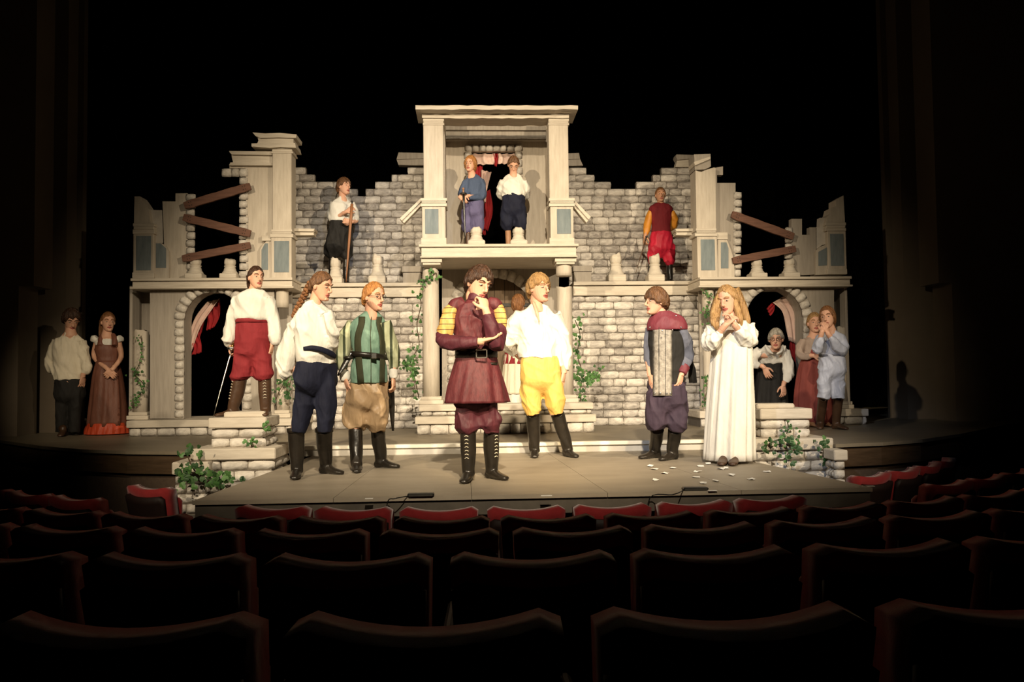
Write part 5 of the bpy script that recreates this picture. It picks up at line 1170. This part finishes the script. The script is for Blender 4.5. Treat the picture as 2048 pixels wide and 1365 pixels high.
w.cloth('breeches', C_YEL, [[(1079, 712, 38, .66), (1081, 735, 43, .7), (1083, 765, 44, .68)]], [([(1064, 745), (1061, 785), (1064, 812), (1067, 832)], [24, 23, 20, 15]), ([(1101, 745), (1108, 785), (1111, 812), (1114, 831)], [24, 23, 20, 15])], amp=.006, freq=20)
w.boot(LEA, (1066, 829), (1069, 914), -4, [14, 13, 11], fold=.10); w.boot(LEA, (1115, 828), (1135, 914), 22, [14, 13, 11], fold=.10)
w.done()

# 6 woman at the door behind him
w = Person('brown-haired woman in cream skirt and red bodice half hidden at the plank door', 1032, 826, 150, ZP, 'fair', 6, 1.5, Y=11.15)
w.torso([(1034, 720, 20, .66), (1034, 690, 18, .62), (1034, 655, 22, .55), (1035, 632, 11, .6)])
w.head(1037, 608, 37, 150, 0, 0, 'long', H_AU, neck=(1035, 632))
w.arm([(1016, 648, 0), (1010, 680, 0), (1016, 708, .05)]); w.arm([(1052, 648, 0), (1058, 680, 0), (1052, 708, .05)])
w.cloth('blouse', C_CR, [[(1034, 692, 20, .7), (1034, 670, 22, .66), (1034, 645, 21, .6), (1035, 632, 9, .8)]], [([(1019, 646), (1012, 672), (1013, 692)], [8, 9, 8]), ([(1050, 646), (1056, 672), (1055, 692)], [8, 9, 8])], vox=.011)
w.skirt('skirt', C_CR, [(1034, 688, 19, .7), (1034, 715, 25, .8), (1034, 760, 29, .85), (1034, 788, 31, .85)], 12, .06); w.skirt('petticoat', C_WH, [(1034, 770, 27, .8), (1034, 795, 29, .85), (1034, 812, 30, .85)], 14, .06)
w.cloth('bodice', C_RED, [[(1034, 730, 28, .86), (1034, 704, 24.5, .78), (1034, 680, 24, .74), (1034, 664, 24, .66), (1034, 654, 17, .6)]], [], vox=.009)
for x in (1024, 1044): w.boot(LEAB, (x, 800, 0), (x, 826, 0), 150, [6, 6, 6], name='shoe')
w.done()

# 7 boy with maroon cape
w = Person('boy in maroon studded cape with quilted grey tabard, turned to the left', 1332, 925, -22, 0, 'fair', 7)
w.torso([(1335, 770, 32, .66), (1333, 720, 30, .62), (1333, 665, 36, .55), (1325, 635, 18, .6)])
w.head(1312, 604, 56, -72, 2, 0, 'fringe', H_BR, neck=(1325, 635), thick=.026)
w.arm([(1300, 655, .1), (1296, 710, .1), (1300, 750, .02)]); w.arm([(1360, 655, -.05), (1376, 708, 0), (1363, 748, -.10)], (1360, 768, -.12), 40)
w.limb([(1318, 780), (1315, 850), (1312, 890)], [.08, .055, .045]); w.limb([(1350, 780), (1352, 850), (1350, 890)], [.08, .055, .045])
w.cloth('dark_vest', C_BK, [[(1333, 785, 36, .66), (1333, 755, 36, .66), (1333, 720, 34, .64), (1333, 680, 36, .58), (1332, 655, 33, .54), (1326, 640, 18, .7)]], [], amp=.004)
w.cloth('sleeve', C_GREY, [], [([(1358, 655, -.05), (1369, 682, -.03), (1375, 710, 0), (1367, 738, -.08)], [15, 16, 15, 11])], amp=.005); w.cloth('sleeve', C_GREY, [], [([(1302, 655, .1), (1298, 690, .1), (1297, 715, .1), (1300, 738, .05)], [13, 13, 12, 9])], amp=.005)
w.cloth('cuff', C_CAPE, [], [([(1369, 732, -.06), (1363, 749, -.10)], [12.5, 10.5])], amp=.002)
TB = [(640, 20, .7, 1326), (655, 34, .56, 1331), (680, 37, .58, 1333), (720, 35, .64, 1333), (755, 37, .66, 1333), (792, 40, .74, 1334)]
tb = strip(w, 'tabard', C_TAB, TB, [(1325, 645), (1325, 680), (1325, 720), (1325, 755), (1325, 792)], 19, .007, None, .004)
for x in (1307, 1318, 1331, 1343):
    strip(w, 'piping', C_BK, TB, [(x, 648), (x, 680), (x, 720), (x, 755), (x, 791)], .4, .010, tb, .004)
    b = MB(); b.ball(surf(w, TB, min(1341, x+3), 787, .016), .010, .006, .010, None, 8, 5); b.build('stud', STEEL, tb, smooth=True)
cp = w.cloth('cape', C_CAPE, [[(1334, 662, 40, .66), (1334, 650, 40, .64), (1332, 636, 34, .6), (1326, 622, 17, .8)]], [], vox=.011, amp=.003)
for x, y, d in ((1345, 661, -.20), (1324, 662, -.21), (1362, 655, -.14), (1300, 655, -.16), (1371, 642, -.05), (1352, 632, -.1)):
    b = MB(); b.ball(w.p((x, y, d)), .009, .009, .009, None, 8, 5); b.build('stud', STEEL, cp, smooth=True)
w.cloth('cape_tail', C_BK, [], [([(1372, 700, .18), (1382, 735, .2), (1386, 768, .2)], [7, 9, 10])], amp=.004)
w.cloth('breeches', C_PLUM, [[(1334, 762, 38, .7), (1335, 785, 40, .74), (1335, 808, 40, .72)]], [([(1317, 785), (1314, 825), (1313, 848), (1315, 862)], [25, 25, 23, 15]), ([(1352, 785), (1354, 825), (1353, 850), (1351, 866)], [24, 25, 24, 15])], amp=.009, freq=22)
w.boot(LEA, (1314, 858), (1310, 917), -62, [14, 13, 11.5]); w.boot(LEA, (1350, 860), (1345, 920), -50, [14, 13, 11.5])
w.done()

# 8 woman in the white gown
w = Person('blond woman in long white nightgown clasping her hands', 1458, 926, -25, 0, 'fair', 8)
w.torso([(1462, 780, 30, .66), (1462, 710, 28, .62), (1463, 665, 32, .55), (1462, 640, 18, .6)])
w.head(1455, 601, 58, -42, -14, 5, 'long', H_BL, neck=(1462, 638))
w.locks([([(1466, 580, .04), (1477, 605, .07), (1486, 632, .08), (1488, 660, .06)], [11, 12, 11, 5], .7), ([(1440, 590, .02), (1432, 618, -.03), (1430, 642, -.10), (1436, 662, -.13)], [8, 10, 10, 3], .6), ([(1463, 580, .10), (1472, 615, .14), (1474, 645, .16), (1470, 672, .16)], [13, 17, 16, 6], .5), ([(1446, 580, .0), (1436, 600, -.02), (1428, 628, -.06), (1424, 652, -.08)], [6, 8, 8, 2], .7), ([(1470, 582, .02), (1484, 612, .04), (1494, 640, .03), (1497, 652, .02)], [7, 9, 8, 2], .7), ([(1466, 590, -.05), (1474, 615, -.06), (1480, 640, -.10), (1482, 655, -.10)], [5, 7, 7, 2], .7)])
w.arm([(1432, 655, 0), (1418, 690, -.10), (1450, 652, -.22)], (1463, 638, -.22), 60, pn=(1, .3, 0)); w.arm([(1492, 655, 0), (1500, 690, -.08), (1470, 652, -.22)], (1462, 634, -.21), 60, pn=(-1, .3, 0), thumb=-1)
w.skirt('gown', C_BRI, [(1463, 655, 36, .62), (1464, 690, 38, .72), (1462, 750, 41, .8), (1460, 830, 45, .85), (1458, 921, 48, .85)], 12, .075, n=120, hem=.03)
w.cloth('yoke', C_BRI, [[(1463, 672, 37, .64), (1463, 656, 37, .6), (1463, 645, 30, .55), (1462, 634, 17, .7)]], [([(1434, 652, 0), (1420, 672, -.05), (1416, 690, -.10), (1428, 680, -.16), (1440, 664, -.20)], [16, 18, 17, 16, 9]), ([(1490, 652, 0), (1498, 668, -.03), (1498, 684, -.09), (1484, 670, -.17), (1474, 658, -.21)], [18, 20, 17, 16, 9])], amp=.010, freq=30)
for x in (1448, 1470): w.boot(LEAB, (x, 905), (x, 929), -25, [8, 8, 8], name='shoe')
w.done()

# 9 bending woman in glasses in the right arch
w = Person('grey-haired person in glasses and white blouse bending forward in the right archway', 1545, 834, -10, ZFR, 'fair', 9, 1.3, Y=YA+.25)
w.torso([(1543, 760, 24, .7, .1), (1543, 728, 23, .66, .05), (1545, 705, 28, .6, -.08), (1549, 694, 20, .6, -.16)])
w.head(1552, 679, 41, -25, -6, 0, 'short', H_GY, neck=(1550, 698, -.20), dy=-.28)
b = MB()
for sg in (-1, 1):
    c = [w.L(sg*.031+.022*math.cos(t*.5236), .094, .006+.017*math.sin(t*.5236)) for t in range(13)]; b.tube(c, [.003]*13, 5, 1)
    b.tube([w.L(sg*.052, .092, .01), w.L(sg*.080, -.01, .008)], [.0025]*2, 5, 2)
b.build('eyeglasses', M_BLACKM, w.root, smooth=True)
w.arm([(1520, 702, -.1), (1505, 722, -.02), (1528, 735, -.12)], (1536, 752, -.16), 35, spread=1.6); w.arm([(1572, 700, -.12), (1577, 740, -.16), (1567, 770, -.2)], (1568, 786, -.22), 40, thumb=-1, spread=1.6)
w.cloth('blouse', C_WH, [[(1543, 729, 25, .7, .04), (1543, 715, 26, .68, -.02), (1545, 702, 29, .6, -.1), (1549, 693, 22, .6, -.16), (1551, 690, 12, .8, -.2)]], [([(1522, 702, -.1), (1508, 712, -.05), (1503, 724, -.03), (1520, 734, -.1)], [11, 12, 12, 7]), ([(1570, 700, -.12), (1575, 722, -.14), (1577, 748, -.17), (1570, 766, -.19)], [10, 11, 13, 7])], amp=.006)
w.cloth('collar', C_WH, [], [([(1530, 690, -.24), (1538, 702, -.25), (1547, 709, -.26)], [2, 4, 1.5]), ([(1553, 709, -.26), (1562, 702, -.25), (1566, 690, -.22)], [1.5, 4, 2])], amp=.0, vox=.008)
w.skirt('skirt', C_BK, [(1543, 722, 24, .72, .05), (1542, 745, 28, .8, .1), (1541, 790, 32, .85, .1), (1541, 832, 35, .85, .1)], 10, .06)
w.done()

# 10 woman in rust dress
w = Person('woman in rust red dress and taupe sleeves standing behind the pale blue figure', 1632, 852, -15, ZS, 'fair', 10, 1.3, Y=11.0)
w.torso([(1630, 740, 22, .66), (1629, 712, 19, .62), (1628, 685, 24, .55), (1628, 668, 11, .6)])
w.head(1629, 647, 41, -10, 0, 0, 'back', H_BL, neck=(1628, 670), thick=.014)
w.arm([(1607, 680, 0), (1600, 710, -.03), (1625, 712, -.16)], (1638, 712, -.18), 40, pn=(0, .6, -1), thumb=-1); w.arm([(1648, 680, 0), (1655, 710, 0), (1650, 735, 0)])
w.cloth('blouse', C_TAUPE, [[(1629, 714, 21, .66), (1629, 700, 22, .64), (1628, 682, 24, .58), (1628, 671, 11, .7)]], [([(1609, 680, 0), (1600, 698, -.02), (1602, 712, -.05), (1624, 713, -.15)], [9, 10, 9, 6]), ([(1646, 680, 0), (1653, 700, 0), (1654, 720, 0)], [9, 9, 7])], amp=.005)
w.cloth('bodice', C_RUST, [[(1632, 716, 18, .82, -.02), (1632, 700, 16, .85, -.02), (1633, 682, 12, .9, -.02), (1634, 672, 6, .9, -.02)]], [], amp=.003)
w.skirt('skirt', C_RUST, [(1629, 708, 20, .7), (1628, 735, 29, .65), (1628, 790, 36, .6), (1630, 846, 40, .58)], 11, .08)
for x in (1622, 1652): w.boot(TANL, (x, 838), (x, 852, -.1), 10, [6, 6, 6], name='shoe', ln=.23)
w.done()

# 11 figure in pale blue
w = Person('person in pale blue satin tunic and breeches with hands raised to mouth', 1655, 862, -22, ZS, 'fair', 11, 1.2)
w.torso([(1664, 740, 22, .66), (1664, 710, 20, .62), (1662, 680, 25, .55), (1660, 662, 12, .6)])
w.head(1655, 635, 44, -38, -4, 4, 'bob', H_AU, neck=(1661, 662), thick=.014)
w.arm([(1640, 675, 0), (1634, 700, -.12), (1644, 664, -.22)], (1650, 652, -.2), 35, pn=(.5, .8, 0)); w.arm([(1684, 675, 0), (1682, 704, -.12), (1656, 668, -.22)], (1651, 652, -.2), 35, pn=(-.5, .8, 0), thumb=-1)
w.cloth('tunic', C_PALE, [[(1664, 712, 24, .68), (1664, 698, 24, .66), (1663, 680, 27, .6), (1662, 668, 22, .55), (1660, 660, 11, .8)]], [([(1642, 674, 0), (1635, 690, -.08), (1635, 700, -.12), (1640, 682, -.19), (1643, 672, -.21)], [10, 11, 11, 9, 5]), ([(1682, 674, 0), (1686, 690, -.06), (1683, 702, -.12), (1668, 684, -.19), (1659, 673, -.21)], [11, 12, 12, 10, 5])], amp=.006)
w.band('belt', C_GREY, 1664, 711, 24, .68, 4)
w.cloth('breeches', C_PALE, [[(1664, 708, 24, .7), (1664, 730, 27, .76), (1663, 748, 27, .72)]], [([(1651, 735), (1648, 765), (1648, 786), (1646, 799)], [14, 15, 14, 13]), ([(1675, 735), (1677, 765), (1677, 786), (1677, 799)], [14, 15, 14, 13])], amp=.007, freq=22)
w.boot(LEAB, (1646, 796), (1641, 858), -25, [9.5, 9, 8]); w.boot(LEAB, (1677, 796), (1673, 859), 15, [9.5, 9, 8])
w.done()

# 12 boy at far left
w = Person('dark-haired boy in loose cream shirt and black trousers at the far left', 136, 872, 25, ZS, 'fair', 12, 1.2)
w.torso([(140, 770, 26, .66), (140, 730, 25, .62), (139, 690, 28, .55), (141, 664, 12, .6)])
w.head(143, 640, 45, 36, -30, 0, 'fringe', H_DK, neck=(141, 665))
w.arm([(113, 680, 0), (102, 725, .02), (124, 752, -.10)], (132, 770, -.12), 35, thumb=-1); w.arm([(164, 680, 0), (173, 725, 0), (166, 752, -.03)], (165, 768, -.03), 35)
w.limb([(128, 770), (126, 820), (124, 862)], [.08, .055, .04]); w.limb([(152, 770), (150, 820), (148, 862)], [.08, .055, .04])
w.cloth('shirt', C_CR, [[(139, 761, 28, .72), (139, 740, 28, .7), (139, 710, 29, .64), (139, 688, 29, .56), (140, 676, 22, .55), (141, 664, 10, .8)]], [([(116, 681, 0), (107, 705, .01), (103, 732, .01), (120, 750, -.08)], [12, 13, 14, 8]), ([(162, 681, 0), (168, 705, 0), (172, 735, 0), (167, 750, -.02)], [11, 12, 12, 7])], amp=.007)
w.cloth('trousers', C_BK, [[(140, 752, 26, .68), (140, 775, 28, .7), (140, 795, 28, .7)]], [([(128, 785), (125, 820), (123, 850), (122, 866)], [15, 14, 12, 11]), ([(152, 785), (151, 820), (149, 850), (148, 866)], [15, 13, 12, 11])], amp=.004)
w.boot(LEAB, (123, 858), (126, 873), 15, [7, 7, 7], name='shoe'); w.boot(LEA, (149, 856), (150, 870), 30, [7, 7, 7], name='shoe')
w.done()

# 13 girl in brown dress
w = Person('girl in brown dress with red ruffled hem and white puff sleeves at far left', 216, 869, 22, ZS, 'fair', 13, 1.2)
w.torso([(215, 740, 22, .7), (214, 722, 19, .62), (214, 690, 23, .55), (215, 668, 11, .6)])
w.head(216, 645, 39, 35, -4, 0, 'back', H_AU, neck=(214, 668), thick=.012)
w.locks([([(206, 642, .06), (203, 660, .07), (202, 680, .05), (205, 700, -.02)], [6, 5, 4, 2], 1)], 'ponytail')
w.arm([(193, 680, 0), (189, 715, .0), (214, 738, -.18)], (224, 748, -.19), 40, thumb=-1); w.arm([(238, 680, 0), (242, 715, 0), (226, 738, -.18)], (216, 748, -.2), 40)
w.cloth('blouse', C_WH, [[(214, 700, 20, .6), (214, 685, 22, .58), (214, 677, 15, .6)]], [([(196, 675, 0), (190, 680, 0), (188, 686, 0)], [8, 10, 7]), ([(234, 675, 0), (239, 680, 0), (241, 686, 0)], [8, 10, 7])], amp=.005)
w.cloth('bodice', C_BRD, [[(215, 726, 21, .7), (215, 715, 20, .68), (214, 700, 22, .66), (214, 690, 21, .62)]], [([(201, 692, -.09), (202, 678, -.05), (205, 668, .0)], [6, 6, 4]), ([(229, 692, -.09), (229, 678, -.05), (226, 668, 0)], [6, 6, 4])], amp=.002)
w.skirt('skirt', C_BRD, [(215, 722, 20, .7), (215, 750, 27, .8), (216, 800, 33, .85), (216, 852, 38, .85)], 10, .05); w.skirt('ruffle', C_RUF, [(216, 846, 37, .86), (216, 858, 40, .86), (216, 873, 42, .86)], 21, .06, hem=.012)
w.done()

# 14 boy with the staff on the left walkway
w = Person('boy in white shirt and black knee breeches holding a staff on the left walkway', 680, 560, 35, ZWALK, 'fair', 14, 1.3, Y=12.3)
w.torso([(682, 460, 18, .66), (684, 440, 18, .62), (684, 415, 22, .55), (686, 398, 10, .6)])
w.head(688, 374, 36, 52, 0, 0, 'fringe', H_BR, neck=(685, 397))
w.arm([(666, 405, 0), (663, 438, -.02), (692, 424, -.2)], (703, 416, -.22), 75, pn=(0, .8, -.4), thumb=-1, spread=1.5); w.arm([(705, 405, 0), (713, 440, -.05), (704, 444, -.2)], (697, 443, -.22), 75, pn=(0, .9, .3), spread=1.5)
w.cloth('shirt', C_WH, [[(684, 445, 22, .7), (684, 430, 23, .66), (684, 412, 23, .58), (685, 403, 17, .55), (686, 393, 8, .8)]], [([(668, 405, 0), (663, 422, 0), (663, 436, -.03), (672, 434, -.1)], [8, 9, 9, 7]), ([(703, 405, 0), (709, 422, 0), (712, 436, -.04), (709, 442, -.12)], [8, 8, 8, 6])], amp=.005)
w.cloth('breeches', C_BK, [[(683, 442, 22, .7), (681, 460, 24, .76), (679, 480, 26, .8), (677, 498, 28, .8)]], [([(670, 470), (664, 495), (663, 508), (665, 518)], [15, 17, 16, 7]), ([(690, 470), (693, 495), (693, 512), (692, 522)], [14, 14, 12, 7])], amp=.007, freq=22)
w.boot(LEA, (664, 515), (664, 560, 0), 20, [6.5, 6.5, 6]); w.boot(LEA, (693, 518), (692, 560, 0), 45, [6.5, 6.5, 6])
w.done()
sword('long brown wooden staff held upright by the boy on the left walkway', (704, 408), (692, 565), 12.07, 12.03, False, WOODP, LEA, .022, 'staff', 'staff', .02)

# 15 balcony, blue
w = Person('blond person in slate blue shirt on the balcony with both hands on a hilt', 945, 488, -12, ZB, 'fair', 15, 1.3, Y=YP+.52)
w.torso([(945, 410, 20, .66), (946, 390, 18, .62), (948, 365, 19, .55), (945, 350, 9, .6)])
w.head(941, 329, 33, -22, -6, -6, 'bob', H_GI, neck=(944, 351))
w.arm([(932, 360, 0), (922, 385, -.05), (926, 391, -.2)], (928, 400, -.22), 70, spread=1.5); w.arm([(963, 358, 0), (962, 392, -.06), (934, 392, -.2)], (926, 394, -.22), 70, thumb=-1, spread=1.5)
w.cloth('shirt', C_BLUE, [[(948, 400, 20, .7), (948, 385, 20, .66), (948, 368, 20, .6), (947, 357, 17, .55), (945, 347, 8, .8)]], [([(934, 360, 0), (925, 378, -.03), (922, 388, -.08), (926, 392, -.17)], [7, 8, 7, 5]), ([(961, 358, 0), (965, 375, 0), (962, 394, -.05), (938, 396, -.18)], [8, 9, 9, 5])], amp=.005)
w.cloth('breeches', C_PUR, [[(947, 396, 19, .7), (947, 412, 22, .76), (945, 430, 23, .76)]], [([(935, 420), (934, 445), (934, 460), (936, 468)], [13, 13, 11, 6]), ([(955, 420), (957, 445), (956, 458), (954, 468)], [13, 13, 12, 6])], amp=.006, freq=22)
w.boot(LEAB, (936, 466), (936, 488, 0), -20, [6, 6, 5.5]); w.boot(LEAB, (954, 466), (954, 488, 0), 10, [6, 6, 5.5])
w.done(); sword('dark sword held point down by the blue-shirted person on the balcony', (927, 388), (931, 486), w.Y-.24, w.Y-.26, blade=LEA, gripm=TANL, r0=.016, grip=.06)

# 16 balcony, white and navy
w = Person('person in white shirt and navy breeches looking down on the balcony', 1028, 488, 2, ZB, 'fair', 16, 1.3, Y=YP+.52)
w.torso([(1027, 410, 20, .66), (1027, 390, 19, .62), (1027, 365, 23, .55), (1027, 350, 9, .6)])
w.head(1027, 330, 34, 0, -42, 0, 'back', H_BR, neck=(1027, 350), thick=.014)
w.arm([(1006, 362, 0), (1001, 385, .08), (1014, 398, .18)]); w.arm([(1048, 362, 0), (1054, 385, .08), (1042, 398, .18)])
w.cloth('shirt', C_WH, [[(1027, 394, 24, .7), (1027, 382, 25, .7), (1027, 366, 25, .62), (1027, 355, 19, .56), (1027, 346, 8, .8)]], [([(1008, 362, 0), (1002, 378, .04), (1003, 392, .1), (1010, 398, .15)], [9, 10, 9, 5]), ([(1046, 362, 0), (1053, 378, .04), (1052, 392, .1), (1046, 398, .15)], [9, 10, 9, 5])], amp=.006)
w.cloth('breeches', C_NAVY, [[(1027, 388, 23, .7), (1027, 405, 25, .76), (1027, 425, 26, .76)]], [([(1014, 415), (1013, 440), (1015, 455), (1017, 463)], [14, 14, 12, 6]), ([(1040, 415), (1041, 440), (1040, 455), (1038, 463)], [14, 14, 12, 6])], amp=.006, freq=22)
w.boot(TANL, (1016, 461), (1017, 488, 0), -12, [6, 6, 5.5]); w.boot(TANL, (1038, 461), (1038, 488, 0), 12, [6, 6, 5.5])
w.done()

# 17 guard in red
w = Person('guard in wine red vest, orange sleeves and crimson breeches on the right walkway', 1320, 557, 0, ZWALK, 'tan', 17, 1.3, Y=12.3)
w.torso([(1322, 475, 20, .66), (1322, 450, 18, .62), (1322, 425, 22, .55), (1321, 408, 10, .6)])
w.head(1321, 391, 31, -4, 0, 0, 'back', H_AU, neck=(1321, 408))
w.arm([(1302, 424, 0), (1295, 450, .02), (1290, 474, -.05)], (1289, 484, -.07), 70, spread=1.5); w.arm([(1342, 424, 0), (1350, 448, .05), (1340, 464, .18)])
w.cloth('sleeve', C_ORG, [], [([(1303, 422, 0), (1297, 440, .02), (1293, 460, 0), (1290, 475, -.04)], [7, 8, 8, 4])], amp=.004); w.cloth('sleeve', C_ORG, [], [([(1342, 422, 0), (1348, 436, .02), (1348, 450, .07), (1341, 460, .15)], [7, 8.5, 8, 5])], amp=.004)
w.cloth('vest', C_VEST, [[(1322, 466, 21, .7), (1322, 450, 19, .66), (1322, 432, 22, .62), (1322, 420, 25, .56), (1322, 412, 22, .52), (1321, 406, 11, .7)]], [], amp=.003)
w.cloth('breeches', C_CRIM, [[(1322, 463, 21, .7), (1322, 480, 25, .76), (1322, 500, 26, .76)]], [([(1309, 490), (1307, 512), (1306, 524), (1305, 532)], [14, 13, 11, 7]), ([(1336, 490), (1338, 512), (1339, 524), (1339, 532)], [14, 14, 12, 7])], amp=.006, freq=22)
w.boot(LEA, (1303, 528), (1301, 560, 0), -15, [6.5, 6.5, 6]); w.boot(LEA, (1339, 528), (1340, 560, 0), 10, [6.5, 6.5, 6])
w.done(); sword('thin dark sword held point down by the guard in red', (1291, 481), (1271, 548), w.Y-.1, w.Y-.2, guard=False, blade=LEAB, gripm=LEA, r0=.010, grip=.05)
